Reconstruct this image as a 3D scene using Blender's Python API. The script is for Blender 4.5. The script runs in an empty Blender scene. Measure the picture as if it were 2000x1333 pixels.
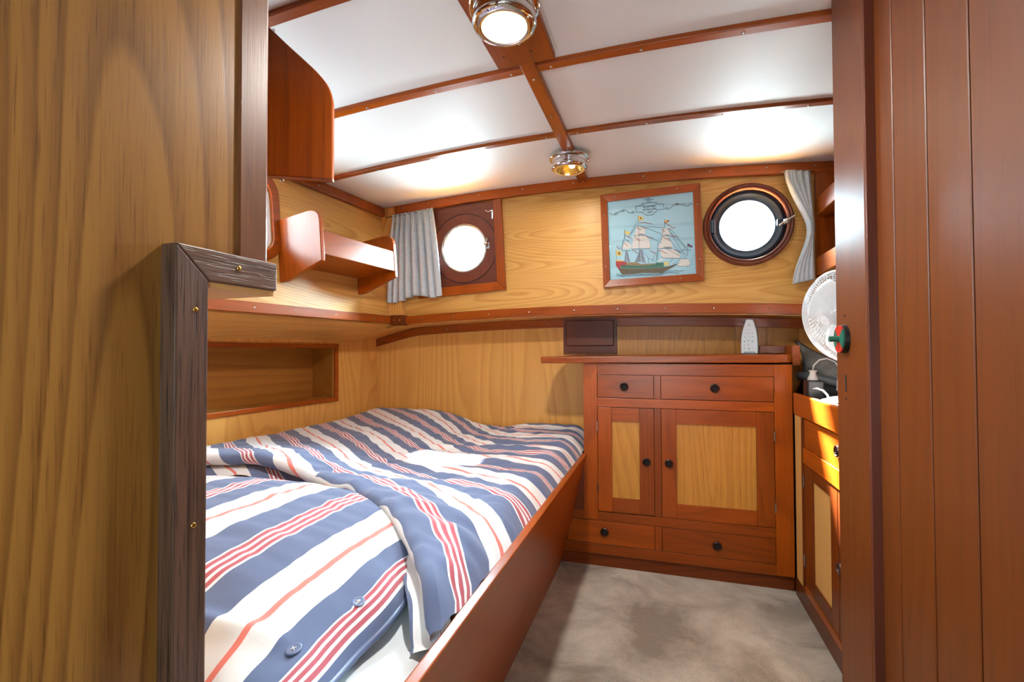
import bpy, bmesh, math, random
from mathutils import Vector, Matrix, noise
R = math.radians
pi = math.pi
scn = bpy.context.scene
col = scn.collection

# ------------------------------------------------------------------ camera, sky, sun, exposure
cam_d = bpy.data.cameras.new('camera'); cam = bpy.data.objects.new('camera', cam_d); col.objects.link(cam)
cam_d.sensor_width = 36.0; cam_d.lens = 889 / 2000 * 36; cam_d.clip_start = 0.02
yaw, pitch, roll = R(18.401), R(1.051), R(-0.1856)
f0 = Vector((-math.sin(yaw) * math.cos(pitch), math.cos(yaw) * math.cos(pitch), math.sin(pitch)))
r0 = Vector((math.cos(yaw), math.sin(yaw), 0)); u0 = r0.cross(f0)
rr = math.cos(roll) * r0 + math.sin(roll) * u0; uu = -math.sin(roll) * r0 + math.cos(roll) * u0
m = Matrix((rr, uu, -f0)).transposed().to_4x4(); m.translation = (0, 0, .95)
cam.matrix_world = m
scn.camera = cam

w = bpy.data.worlds.new('sky'); scn.world = w; w.use_nodes = True
bg = w.node_tree.nodes['Background']; bg.inputs[0].default_value = (.80, .93, 1, 1); bg.inputs[1].default_value = 5.0

def aim(o, d):
    o.rotation_euler = Vector(d).to_track_quat('-Z', 'Y').to_euler()
def lamp(kind, name, loc, d, energy, color=(1, 1, 1), **k):
    l = bpy.data.lights.new(name, kind); l.energy = energy; l.color = color
    for a, v in k.items(): setattr(l, a, v)
    o = bpy.data.objects.new(name, l); col.objects.link(o); o.location = loc; aim(o, d); return o
lamp('SUN', 'sun', (-2, 6, 6), (.18, -.57, -.91), 330, (1, .96, .9), angle=R(5))
lamp('SUN', 'sun_off_the_water', (-2, 6, -4), (.05, -.66, .74), 46, (.76, .95, 1), angle=R(75))
lamp('AREA', 'daylight_aft', (-.3, 4.0, 2.5), (0, -1, -.5), 5000, (.62, .87, 1), shape='RECTANGLE', size=3.2, size_y=1.6)
lamp('AREA', 'daylight_side', (-4.0, 1.1, 2.5), (1, 0, -.38), 600, (.62, .87, 1), shape='RECTANGLE', size=2.6, size_y=1.4)
lamp('AREA', 'passage_fill', (.02, -.885, 1.0), (-.22, .9, .32), 21, (.78, .97, 1), shape='RECTANGLE', size=.60, size_y=.85)  # fill lamp added behind the camera to brighten panel and ceiling
lamp('AREA', 'water_light_side', (-3.4, 1.1, .1), (1, 0, .55), 700, (.62, .87, 1), shape='RECTANGLE', size=4.5, size_y=2.0)

vs = scn.view_settings
vs.view_transform = 'Standard'; vs.look = 'None'; vs.gamma = 1; vs.exposure = 0.28
vs.use_curve_mapping = False

# ------------------------------------------------------------------ materials
def srgb(r, g, b):
    f = lambda c: (c / 255 / 12.92) if c <= 10 else ((c / 255 + .055) / 1.055) ** 2.4
    return (f(r), f(g), f(b), 1)
def newmat(name):
    mt = bpy.data.materials.new(name); mt.use_nodes = True
    nt = mt.node_tree; return mt, nt, nt.nodes['Principled BSDF']
def plain(name, rgb, rough=.5, metal=0, coat=0, bumpscale=0, bump=0, emit=None, es=0, ior=1.5):
    mt, nt, p = newmat(name)
    p.inputs['Base Color'].default_value = srgb(*rgb); p.inputs['Roughness'].default_value = rough
    p.inputs['Metallic'].default_value = metal; p.inputs['Coat Weight'].default_value = coat; p.inputs['IOR'].default_value = ior
    if emit: p.inputs['Emission Color'].default_value = srgb(*emit); p.inputs['Emission Strength'].default_value = es
    if bump:
        tc = nt.nodes.new('ShaderNodeTexCoord'); n = nt.nodes.new('ShaderNodeTexNoise'); n.inputs['Scale'].default_value = bumpscale
        b = nt.nodes.new('ShaderNodeBump'); b.inputs['Strength'].default_value = bump; b.inputs['Distance'].default_value = .002
        nt.links.new(tc.outputs['Object'], n.inputs['Vector']); nt.links.new(n.outputs[0], b.inputs['Height']); nt.links.new(b.outputs[0], p.inputs['Normal'])
    return mt
def N(nt, t, **kw):
    n = nt.nodes.new(t)
    for k, v in kw.items():
        if k in ('operation', 'blend_type', 'data_type', 'interpolation'): setattr(n, k, v)
        else: n.inputs[k].default_value = v
    return n
def math_n(nt, op, a, b=None):
    n = nt.nodes.new('ShaderNodeMath'); n.operation = op
    for i, x in enumerate((a, b)):
        if x is None: continue
        if isinstance(x, (int, float)): n.inputs[i].default_value = x
        else: nt.links.new(x, n.inputs[i])
    return n.outputs[0]
_w = {}
KINDS = {  # light, dark, ring count, figure contrast, fine contrast, pore contrast, roughness, figure size
    'teak':   ((160, 74, 8), (94, 36, 3), 26, .40, .55, .35, .30, 3.0),
    'teakdk': ((110, 48, 9), (70, 27, 5), 26, .40, .55, .35, .34, 3.0),
    'post':   ((112, 66, 32), (72, 40, 18), 26, .40, .6, .5, .42, 3.0),
    'mahog':  ((104, 50, 32), (68, 30, 20), 20, .35, .5, .35, .38, 3.0),
    'wenge':  ((98, 70, 54), (38, 21, 15), 60, .30, 1.2, .9, .45, 4.0),
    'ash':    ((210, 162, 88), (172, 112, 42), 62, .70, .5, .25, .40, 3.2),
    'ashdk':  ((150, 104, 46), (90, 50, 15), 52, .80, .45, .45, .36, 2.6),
    'cherry': ((228, 172, 92), (196, 132, 56), 40, .60, .4, .22, .34, 2.2),
    'niche':  ((168, 112, 44), (128, 78, 24), 30, .50, .4, .22, .40, 2.2),  # darker ply; shade of the recess is put into its tone too
    'oak':    ((196, 138, 58), (152, 96, 30), 44, .50, .55, .5, .36, 3.0),
    'plank':  ((106, 52, 11), (74, 32, 6), 20, .35, .6, .4, .42, 3.0),
    'blond':  ((206, 156, 90), (190, 138, 70), 24, .4, .4, .2, .38, 2.5),
}
def wood(kind, ax='z'):
    key = (kind, ax)
    if key in _w: return _w[key]
    li, dk, rings, fig, fine, pore, rough, size = KINDS[kind]
    mt, nt, p = newmat('%s_%s' % key)
    tc = N(nt, 'ShaderNodeTexCoord'); oi = N(nt, 'ShaderNodeObjectInfo')
    rv = N(nt, 'ShaderNodeVectorMath', operation='SCALE'); cmb = N(nt, 'ShaderNodeCombineXYZ')
    for i in range(3): nt.links.new(math_n(nt, 'MULTIPLY', oi.outputs['Random'], (3.1, 7.3, 11.7)[i]), cmb.inputs[i])
    add = N(nt, 'ShaderNodeVectorMath', operation='ADD')
    nt.links.new(tc.outputs['Object'], add.inputs[0]); nt.links.new(cmb.outputs[0], add.inputs[1])
    def mp(across, along):
        q = nt.nodes.new('ShaderNodeMapping'); s = [across] * 3; s['xyz'.index(ax)] = along
        q.inputs['Scale'].default_value = s; nt.links.new(add.outputs[0], q.inputs['Vector']); return q.outputs[0]
    n1 = N(nt, 'ShaderNodeTexNoise', Scale=size, Detail=1.6, Roughness=.45, Distortion=.25); nt.links.new(mp(1, .10), n1.inputs['Vector'])
    n1b = N(nt, 'ShaderNodeTexNoise', Scale=9, Detail=2, Roughness=.6); nt.links.new(mp(1, .25), n1b.inputs['Vector'])
    ph = math_n(nt, 'MULTIPLY_ADD', n1.outputs[0], rings * 6.28 * .9); ph.node.inputs[2].default_value = 0
    ph2 = math_n(nt, 'ADD', ph, math_n(nt, 'MULTIPLY', n1b.outputs[0], 1.5))
    fr = math_n(nt, 'FRACT', math_n(nt, 'DIVIDE', ph2, 6.2832))
    ring = math_n(nt, 'MULTIPLY', math_n(nt, 'POWER', fr, 1.8), math_n(nt, 'MINIMUM', math_n(nt, 'MULTIPLY', math_n(nt, 'SUBTRACT', 1, fr), 7), 1))
    n2 = N(nt, 'ShaderNodeTexNoise', Scale=1, Detail=3, Roughness=.6); nt.links.new(mp(170, 5), n2.inputs['Vector'])
    n3 = N(nt, 'ShaderNodeTexNoise', Scale=1, Detail=2, Roughness=.5); nt.links.new(mp(520, 14), n3.inputs['Vector'])
    n4 = N(nt, 'ShaderNodeTexNoise', Scale=2.0, Detail=1); nt.links.new(mp(1, .5), n4.inputs['Vector'])
    a = math_n(nt, 'MULTIPLY', ring, fig)
    b = math_n(nt, 'MULTIPLY', math_n(nt, 'SUBTRACT', n2.outputs[0], .5), fine * 1.6)
    s = math_n(nt, 'ADD', math_n(nt, 'ADD', a, b), math_n(nt, 'MULTIPLY', math_n(nt, 'SUBTRACT', n4.outputs[0], .45), .45))
    mr = N(nt, 'ShaderNodeMapRange'); mr.inputs['From Min'].default_value = .56; mr.inputs['From Max'].default_value = .74
    nt.links.new(n3.outputs[0], mr.inputs['Value'])
    s = math_n(nt, 'ADD', s, math_n(nt, 'MULTIPLY', mr.outputs[0], pore))
    s.node.use_clamp = True
    mix = nt.nodes.new('ShaderNodeMix'); mix.data_type = 'RGBA'
    nt.links.new(s, mix.inputs[0]); mix.inputs[6].default_value = srgb(*li); mix.inputs[7].default_value = srgb(*dk)
    hs = N(nt, 'ShaderNodeHueSaturation'); nt.links.new(mix.outputs[2], hs.inputs['Color'])
    vv = math_n(nt, 'MULTIPLY_ADD', oi.outputs['Random'], (.42 if kind.startswith('teak') else .08)); vv.node.inputs[2].default_value = (.70 if kind.startswith('teak') else .96)
    nt.links.new(vv, hs.inputs['Value'])
    nt.links.new(hs.outputs[0], p.inputs['Base Color'])
    p.inputs['Roughness'].default_value = rough; p.inputs['Specular IOR Level'].default_value = .4
    bp = N(nt, 'ShaderNodeBump'); bp.inputs['Strength'].default_value = .5 if kind == 'wenge' else .10; bp.inputs['Distance'].default_value = .0012; bp.invert = True
    nt.links.new(s, bp.inputs['Height']); nt.links.new(bp.outputs[0], p.inputs['Normal'])
    _w[key] = mt; return mt

M = dict(
    white=plain('ceiling_vinyl', (236, 236, 233), .55, bumpscale=400, bump=.06),
    chrome=plain('chrome', (225, 225, 225), .08, 1),
    steel=plain('steel', (190, 188, 184), .25, 1),
    brass=plain('brass', (200, 165, 85), .25, 1),
    black=plain('black_plastic', (18, 18, 19), .4),
    hole=plain('dark_hole', (10, 8, 7), .8),
    ring=plain('brown_pull', (58, 26, 18), .22, coat=.5),
    pane_metal=plain('dark_window_ring', (52, 62, 76), .35, .6),
    plastic=plain('white_plastic', (232, 234, 236), .35),
    grey_plastic=plain('grey_plastic', (176, 172, 166), .4),
    vent=plain('freshener_white', (205, 214, 220), .4),
    vent_side=plain('freshener_side', (150, 148, 152), .4),
    vent_hole=plain('freshener_opening', (112, 122, 132), .7),
    curtain=plain('grey_curtain', (184, 196, 204), .85, bumpscale=900, bump=.25),
    sheet=plain('pale_sheet', (205, 212, 216), .9, bumpscale=1200, bump=.15),
    mattress=plain('mattress', (215, 215, 212), .9),
    bag=plain('grey_cloth', (88, 84, 80), .9, bumpscale=700, bump=.3),
    strap=plain('dark_webbing', (58, 60, 62), .7),
    red=plain('indicator_red', (190, 46, 34), .35), green=plain('indicator_green', (30, 96, 78), .35),
    greenplastic=plain('green_plastic', (40, 130, 60), .35),
    button=plain('blue_button', (92, 106, 140), .35), thread=plain('white_thread', (220, 216, 205), .8),
    glassbowl=plain('silvery_dish', (150, 170, 176), .12, .85),
    groove=plain('groove', (30, 14, 12), .7),
    canvas=plain('blue_canvas', (170, 218, 238), .9, bumpscale=1500, bump=.5),
    st_brown=plain('thread_brown', (96, 82, 52), .9), st_tan=plain('thread_tan', (150, 128, 88), .9), st_green=plain('thread_green', (34, 112, 88), .9),
    st_red=plain('thread_red', (168, 44, 52), .9), st_yellow=plain('thread_yellow', (232, 208, 120), .9), st_sail=plain('thread_sail', (226, 226, 224), .9),
    st_shade=plain('thread_shade', (150, 168, 190), .9), st_purple=plain('thread_purple', (96, 56, 86), .9), st_line=plain('thread_slate', (48, 70, 88), .9),
    lens=plain('lit_lens', (255, 240, 210), .3, emit=(255, 226, 170), es=2.6),
    bulb=plain('lit_bulb', (255, 250, 235), .3, emit=(255, 240, 205), es=40),
)
def glass(name, tint=(1, 1, 1, 1), refl=.06):
    mt = bpy.data.materials.new(name); mt.use_nodes = True; nt = mt.node_tree; nt.nodes.clear()
    o = nt.nodes.new('ShaderNodeOutputMaterial'); t = nt.nodes.new('ShaderNodeBsdfTransparent'); t.inputs[0].default_value = tint
    g = nt.nodes.new('ShaderNodeBsdfGlossy'); g.inputs['Roughness'].default_value = .03
    mx = nt.nodes.new('ShaderNodeMixShader'); mx.inputs[0].default_value = refl
    nt.links.new(t.outputs[0], mx.inputs[1]); nt.links.new(g.outputs[0], mx.inputs[2]); nt.links.new(mx.outputs[0], o.inputs[0]); return mt
def mottle(mt, scale, lo, hi):
    nt = mt.node_tree; p = nt.nodes['Principled BSDF']; c = p.inputs['Base Color'].default_value[:]
    tc = nt.nodes.new('ShaderNodeTexCoord'); n = N(nt, 'ShaderNodeTexNoise', Scale=scale, Detail=2, Roughness=.7); nt.links.new(tc.outputs['Object'], n.inputs['Vector'])
    r = nt.nodes.new('ShaderNodeValToRGB'); r.color_ramp.elements[0].position = .38; r.color_ramp.elements[1].position = .62
    r.color_ramp.elements[0].color = (c[0] * lo, c[1] * lo, c[2] * lo, 1); r.color_ramp.elements[1].color = (min(1, c[0] * hi), min(1, c[1] * hi), min(1, c[2] * hi), 1)
    nt.links.new(n.outputs[0], r.inputs[0]); nt.links.new(r.outputs[0], p.inputs['Base Color'])
for k, lo, hi in (('st_brown', .35, 1.35), ('st_tan', .4, 1.3), ('st_green', .45, 1.25), ('st_red', .5, 1.3), ('st_yellow', .75, 1.1), ('st_shade', .6, 1.2), ('st_sail', .88, 1.05)): mottle(M[k], 330, lo, hi)
mottle(M['curtain'], 60, .93, 1.05); mottle(M['bag'], 40, .8, 1.2)
M['glass'] = glass('window_glass')
M['lampglass'] = glass('lamp_glass', (1, .96, .88, 1), .12)

def carpet_mat():
    mt, nt, p = newmat('carpet_pile')
    tc = N(nt, 'ShaderNodeTexCoord')
    big = N(nt, 'ShaderNodeTexNoise', Scale=3.4, Detail=4, Roughness=.62, Distortion=.5)
    fine = N(nt, 'ShaderNodeTexNoise', Scale=330, Detail=3, Roughness=.8)
    mid = N(nt, 'ShaderNodeTexNoise', Scale=60, Detail=2)
    for n in (big, fine, mid): nt.links.new(tc.outputs['Object'], n.inputs['Vector'])
    r = N(nt, 'ShaderNodeValToRGB'); r.color_ramp.elements[0].position = .36; r.color_ramp.elements[1].position = .62
    r.color_ramp.elements[0].color = srgb(150, 132, 112); r.color_ramp.elements[1].color = srgb(228, 216, 198)  # blotches: shading of the leaning pile put into the colour
    nt.links.new(big.outputs[0], r.inputs[0])
    mx = nt.nodes.new('ShaderNodeMix'); mx.data_type = 'RGBA'; mx.blend_type = 'MULTIPLY'
    r2 = N(nt, 'ShaderNodeValToRGB'); r2.color_ramp.elements[0].position = .3; r2.color_ramp.elements[1].position = .7
    r2.color_ramp.elements[0].color = (.22, .22, .22, 1); r2.color_ramp.elements[1].color = (1.3, 1.3, 1.3, 1)
    nt.links.new(fine.outputs[0], r2.inputs[0]); mx.inputs[0].default_value = .85
    nt.links.new(r.outputs[0], mx.inputs[6]); nt.links.new(r2.outputs[0], mx.inputs[7]); nt.links.new(mx.outputs[2], p.inputs['Base Color'])
    p.inputs['Roughness'].default_value = .95; p.inputs['Sheen Weight'].default_value = .3
    b = N(nt, 'ShaderNodeBump'); b.inputs['Strength'].default_value = .9; b.inputs['Distance'].default_value = .006
    h = math_n(nt, 'ADD', fine.outputs[0], mid.outputs[0]); nt.links.new(h, b.inputs['Height']); nt.links.new(b.outputs[0], p.inputs['Normal'])
    return mt
M['carpet'] = carpet_mat()

def stripe_mat():
    mt, nt, p = newmat('striped_cotton')
    uv = nt.nodes.new('ShaderNodeUVMap'); uv.uv_map = 'UVMap'
    sx = nt.nodes.new('ShaderNodeSeparateXYZ'); nt.links.new(uv.outputs[0], sx.inputs[0])
    fr = math_n(nt, 'FRACT', sx.outputs[1])
    ramp = nt.nodes.new('ShaderNodeValToRGB'); cr = ramp.color_ramp; cr.interpolation = 'CONSTANT'
    blue, wh, red, pk = srgb(90, 103, 137), srgb(226, 226, 228), srgb(176, 84, 96), srgb(222, 122, 112)
    stops = [(0, blue), (.22, wh), (.237, red), (.268, wh), (.29, red), (.323, wh), (.345, red), (.378, wh), (.397, blue), (.615, wh), (.775, pk), (.815, wh), (.999, blue)]
    while len(cr.elements) < len(stops): cr.elements.new(.5)
    for e, (t, c) in zip(cr.elements, sorted(stops)): e.position = t; e.color = c
    nt.links.new(fr, ramp.inputs[0])
    wv = N(nt, 'ShaderNodeTexNoise', Scale=1, Detail=2); mpn = nt.nodes.new('ShaderNodeMapping'); mpn.inputs['Scale'].default_value = (260, 2600, 1)
    mp2 = nt.nodes.new('ShaderNodeMapping')
    nt.links.new(uv.outputs[0], mpn.inputs['Vector']); nt.links.new(mpn.outputs[0], wv.inputs['Vector'])
    mx = nt.nodes.new('ShaderNodeMix'); mx.data_type = 'RGBA'; mx.blend_type = 'MULTIPLY'; mx.inputs[0].default_value = .35
    nt.links.new(ramp.outputs[0], mx.inputs[6]); 
    r2 = nt.nodes.new('ShaderNodeValToRGB'); r2.color_ramp.elements[0].color = (.6, .6, .6, 1); r2.color_ramp.elements[1].color = (1.25, 1.25, 1.25, 1); r2.color_ramp.elements[0].position = .3; r2.color_ramp.elements[1].position = .7
    nt.links.new(wv.outputs[0], r2.inputs[0]); nt.links.new(r2.outputs[0], mx.inputs[7])
    nt.links.new(mx.outputs[2], p.inputs['Base Color']); p.inputs['Roughness'].default_value = .9; p.inputs['Sheen Weight'].default_value = .2
    return mt
M['stripe'] = stripe_mat()

# ------------------------------------------------------------------ mesh helpers
class MB:
    def __init__(s): s.bm = bmesh.new()
    def box(s, a, b):
        x0, y0, z0 = (min(a[i], b[i]) for i in range(3)); x1, y1, z1 = (max(a[i], b[i]) for i in range(3))
        v = [s.bm.verts.new(p) for p in ((x0, y0, z0), (x1, y0, z0), (x1, y1, z0), (x0, y1, z0), (x0, y0, z1), (x1, y0, z1), (x1, y1, z1), (x0, y1, z1))]
        for f in ((3, 2, 1, 0), (4, 5, 6, 7), (0, 1, 5, 4), (1, 2, 6, 5), (2, 3, 7, 6), (3, 0, 4, 7)): s.bm.faces.new([v[i] for i in f])
        return s
    def prism(s, pts, vec):
        """closed polygon (3D points) swept along vec"""
        vec = Vector(vec); a = [s.bm.verts.new(p) for p in pts]; b = [s.bm.verts.new(Vector(p) + vec) for p in pts]
        f1 = s.bm.faces.new(a); s.bm.faces.new(b[::-1]); n = len(a)
        for i in range(n): s.bm.faces.new((a[i], b[i], b[(i + 1) % n], a[(i + 1) % n]))
        return s
    def hexa(s, p):
        v = [s.bm.verts.new(q) for q in p]
        for f in ((3, 2, 1, 0), (4, 5, 6, 7), (0, 1, 5, 4), (1, 2, 6, 5), (2, 3, 7, 6), (3, 0, 4, 7)): s.bm.faces.new([v[i] for i in f])
        return s
    def plate(s, outer, holes, vec):
        """flat polygon with holes, swept along vec"""
        loops = []; edges = []
        for lp in [outer] + holes:
            vs_ = [s.bm.verts.new(p) for p in lp]; loops.append(vs_)
            for i in range(len(vs_)): edges.append(s.bm.edges.new((vs_[i], vs_[(i + 1) % len(vs_)])))
        r = bmesh.ops.triangle_fill(s.bm, use_beauty=True, use_dissolve=False, edges=edges)
        faces = [g for g in r['geom'] if isinstance(g, bmesh.types.BMFace)]
        d = bmesh.ops.duplicate(s.bm, geom=faces + edges + [v for l in loops for v in l])
        vm = d['vert_map']; vec = Vector(vec)
        for l in loops:
            for v in l: vm[v].co = v.co + vec
        for l in loops:
            for i in range(len(l)):
                a, b = l[i], l[(i + 1) % len(l)]; s.bm.faces.new((a, b, vm[b], vm[a]))
        return s
    def tube(s, pts, r, seg=8, closed=False):
        pts = [Vector(p) for p in pts]; n = len(pts); rings = []
        rad = r if isinstance(r, (list, tuple)) else [r] * n
        t0 = (pts[1] - pts[0]).normalized(); up = Vector((0, 0, 1)) if abs(t0.z) < .9 else Vector((1, 0, 0))
        nrm = t0.cross(up).normalized()
        for i in range(n):
            if closed: t = (pts[(i + 1) % n] - pts[i - 1]).normalized()
            else: t = (pts[min(i + 1, n - 1)] - pts[max(i - 1, 0)]).normalized()
            nrm = (nrm - t * nrm.dot(t)).normalized(); bn = t.cross(nrm)
            rings.append([s.bm.verts.new(pts[i] + rad[i] * (math.cos(2 * pi * k / seg) * nrm + math.sin(2 * pi * k / seg) * bn)) for k in range(seg)])
        for i in range(n if closed else n - 1):
            a, b = rings[i], rings[(i + 1) % n]
            for k in range(seg): s.bm.faces.new((a[k], a[(k + 1) % seg], b[(k + 1) % seg], b[k]))
        if not closed: s.bm.faces.new(rings[0][::-1]); s.bm.faces.new(rings[-1])
        return s
    def lathe(s, prof, c=(0, 0, 0), axis=(0, 0, 1), seg=32, closed=False):
        """prof = [(radius, height)...] turned round axis through c"""
        ax = Vector(axis).normalized(); q = ax.to_track_quat('Z', 'Y'); c = Vector(c); rings = []
        for r, h in prof:
            if r < 1e-6: rings.append([s.bm.verts.new(c + q @ Vector((0, 0, h)))])
            else: rings.append([s.bm.verts.new(c + q @ Vector((r * math.cos(2 * pi * k / seg), r * math.sin(2 * pi * k / seg), h))) for k in range(seg)])
        n = len(rings)
        for i in range(n if closed else n - 1):
            a, b = rings[i], rings[(i + 1) % n]
            for k in range(seg):
                k2 = (k + 1) % seg
                if len(a) == 1 and len(b) == 1: continue
                if len(a) == 1: s.bm.faces.new((a[0], b[k2], b[k]))
                elif len(b) == 1: s.bm.faces.new((a[k], a[k2], b[0]))
                else: s.bm.faces.new((a[k], a[k2], b[k2], b[k]))
        return s
    def grid(s, f, nu, nv, uvf=None):
        vs_ = [[s.bm.verts.new(f(i / nu, j / nv)) for j in range(nv + 1)] for i in range(nu + 1)]
        lay = s.bm.loops.layers.uv.get('UVMap') or s.bm.loops.layers.uv.new('UVMap')
        for i in range(nu):
            for j in range(nv):
                fc = s.bm.faces.new((vs_[i][j], vs_[i + 1][j], vs_[i + 1][j + 1], vs_[i][j + 1]))
                if uvf:
                    for lp, (a, b) in zip(fc.loops, ((i, j), (i + 1, j), (i + 1, j + 1), (i, j + 1))): lp[lay].uv = uvf(a / nu, b / nv)
        return s
    def mesh(s, name, mat, smooth=False, recalc=True):
        if recalc: bmesh.ops.recalc_face_normals(s.bm, faces=s.bm.faces[:])
        me = bpy.data.meshes.new(name); s.bm.to_mesh(me); s.bm.free()
        for mt in (mat if isinstance(mat, list) else [mat]): me.materials.append(mt)
        if smooth:
            for p in me.polygons: p.use_smooth = True
        return me
def smooth_angle(me, ang=40):
    for p in me.polygons: p.use_smooth = True
    bm = bmesh.new(); bm.from_mesh(me)
    for e in bm.edges: e.smooth = len(e.link_faces) == 2 and e.calc_face_angle(0) < R(ang)
    bm.to_mesh(me); bm.free()

FW = Matrix.Identity(4)
def frame(o, ex, ey, ez):
    mm = Matrix((ex, ey, ez)).transposed().to_4x4(); mm.translation = o; return mm
def rotz(o, deg): return Matrix.Translation(o) @ Matrix.Rotation(R(deg), 4, 'Z')
FUB = rotz((.2, 2.17, 0), 1.9)          # upper aft wall
FLB = rotz((.2, 2.40, 0), 1.9)          # lower aft wall
_ex = Vector((.0938, .9956, 0)); _n = Vector((.992, -.0935, .0845)).normalized()
FLU = frame((-1.383, 2.117, 1.133), _ex, -_n, _ex.cross(-_n))   # upper left cabin side, leans outwards
FLL = frame((-1.627, 2.339, 0), _ex, Vector((-.9956, .0938, 0)), Vector((0, 0, 1)))   # lower left side
FCH = rotz((-.338, 2.016, 0), 1.9)      # chest front
FRC = rotz((.478, 2.035, 0), .87)       # right cabinet front
FDR = rotz((-1.17, .60, 0), 29.2)       # locker door standing ajar

def meta(o, label=None, cat=None, group=None, kind=None):
    for k, v in (('label', label), ('category', cat), ('group', group), ('kind', kind)):
        if v: o[k] = v
    return o
class Thing:
    """an Empty at the thing's base; parts are meshes under it, given in the coordinates of its frame"""
    def __init__(s, name, label, cat, fr=FW, base=(0, 0, 0), group=None, kind=None):
        s.o = bpy.data.objects.new(name, None); s.o.empty_display_size = .05; col.objects.link(s.o)
        s.b = Vector(base); s.o.matrix_world = fr @ Matrix.Translation(s.b); meta(s.o, label, cat, group, kind)
    def part(s, name, mb, mat, parent=None, bevel=0, smooth=False, ang=None, label=None, solid=0, sub=0, seg=2):
        for v in mb.bm.verts: v.co -= s.b
        me = mb.mesh(name, mat, smooth)
        if ang: smooth_angle(me, ang)
        o = bpy.data.objects.new(name, me); col.objects.link(o); o.parent = parent or s.o
        if label: o['label'] = label
        mods(o, bevel, solid, sub, seg); return o
    def boxes(s, name, bxs, mat, parent=None, **k):
        return [s.part(name, MB().box(a, b), mat, parent, **k) for a, b in bxs]
    def empty(s, name, at):
        o = bpy.data.objects.new(name, None); o.empty_display_size = .02; col.objects.link(o); o.parent = s.o; o.location = Vector(at) - s.b; return o
    def copy_part(s, src, delta, parent=None):
        o = src.copy(); col.objects.link(o); o.parent = parent or s.o; o.location = Vector(src.location) + Vector(delta); return o
def mods(o, bevel=0, solid=0, sub=0, seg=2):
    if solid:
        q = o.modifiers.new('thick', 'SOLIDIFY'); q.thickness = solid; q.offset = 0
    if bevel:
        q = o.modifiers.new('edge', 'BEVEL'); q.width = bevel; q.segments = seg; q.limit_method = 'ANGLE'; q.angle_limit = R(40); q.harden_normals = False
    if sub:
        q = o.modifiers.new('sub', 'SUBSURF'); q.levels = sub; q.render_levels = sub
def single(name, mb, mat, label, cat, fr=FW, base=(0, 0, 0), group=None, kind=None, bevel=0, smooth=False, ang=None, solid=0, sub=0, seg=2):
    b = Vector(base)
    for v in mb.bm.verts: v.co -= b
    me = mb.mesh(name, mat, smooth)
    if ang: smooth_angle(me, ang)
    o = bpy.data.objects.new(name, me); col.objects.link(o); o.matrix_world = fr @ Matrix.Translation(b); meta(o, label, cat, group, kind); mods(o, bevel, solid, sub, seg); return o
def child(parent, name, mb, mat, bevel=0, smooth=False, ang=None, label=None, seg=2):
    """mesh under a single() object, in that object's own coordinates"""
    me = mb.mesh(name, mat, smooth)
    if ang: smooth_angle(me, ang)
    o = bpy.data.objects.new(name, me); col.objects.link(o); o.parent = parent
    if label: o['label'] = label
    mods(o, bevel, 0, 0, seg); return o
def struct(name, mb, mat, fr=FW, base=(0, 0, 0), label=None, **k): return single(name, mb, mat, label, None, fr, base, kind='structure', **k)
_screw = {}
def screws(parent, pts, nrm, r=.0042, mat='steel', inv=None):
    """round screw heads under parent; pts in the parent's own coordinates"""
    key = (r, mat)
    if key not in _screw: _screw[key] = MB().lathe([(r, -.0005), (r, .0008), (r * .7, .0018), (0, .0022)], seg=14).mesh('screw', M[mat], True)
    q = Vector(nrm).to_track_quat('Z', 'Y')
    for p in pts:
        o = bpy.data.objects.new('screw', _screw[key]); col.objects.link(o); o.parent = parent; o.location = p; o.rotation_mode = 'QUATERNION'; o.rotation_quaternion = q
def circ(cx, cz, r, n=48, y=0): return [(cx + r * math.cos(2 * pi * i / n), y, cz + r * math.sin(2 * pi * i / n)) for i in range(n)]
def rrect(x0, x1, z0, z1, r, y=0, n=8):
    out = []
    for cx, cz, a0 in ((x1 - r, z1 - r, 0), (x0 + r, z1 - r, 90), (x0 + r, z0 + r, 180), (x1 - r, z0 + r, 270)):
        for i in range(n + 1):
            a = R(a0 + 90 * i / n); out.append((cx + r * math.cos(a), y, cz + r * math.sin(a)))
    return out
def zc(x): return 1.757 - .04 * (x + .35) ** 2
def zl(x): return 1.112 - .03 * (x + .3) ** 2 if x > -1.38 else 1.112 - .03 * 1.08 ** 2 - .25 * (-1.38 - x)
def sstep(a, b, x):
    t = max(0, min(1, (x - a) / (b - a))); return t * t * (3 - 2 * t)
def camber(x0, x1, y0, y1, top, bot, n=24, yf=None):
    """bar across the boat whose top and bottom follow the camber"""
    mb = MB(); pr = None
    for i in range(n + 1):
        x = x0 + (x1 - x0) * i / n; dy = yf(x) if yf else 0
        r_ = [mb.bm.verts.new(p) for p in ((x, y0 + dy, bot(x)), (x, y1 + dy, bot(x)), (x, y1 + dy, top(x)), (x, y0 + dy, top(x)))]
        if pr:
            for k in range(4): mb.bm.faces.new((pr[k], pr[(k + 1) % 4], r_[(k + 1) % 4], r_[k]))
        else: mb.bm.faces.new(r_)
        pr = r_
    mb.bm.faces.new(pr[::-1]); return mb

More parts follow.
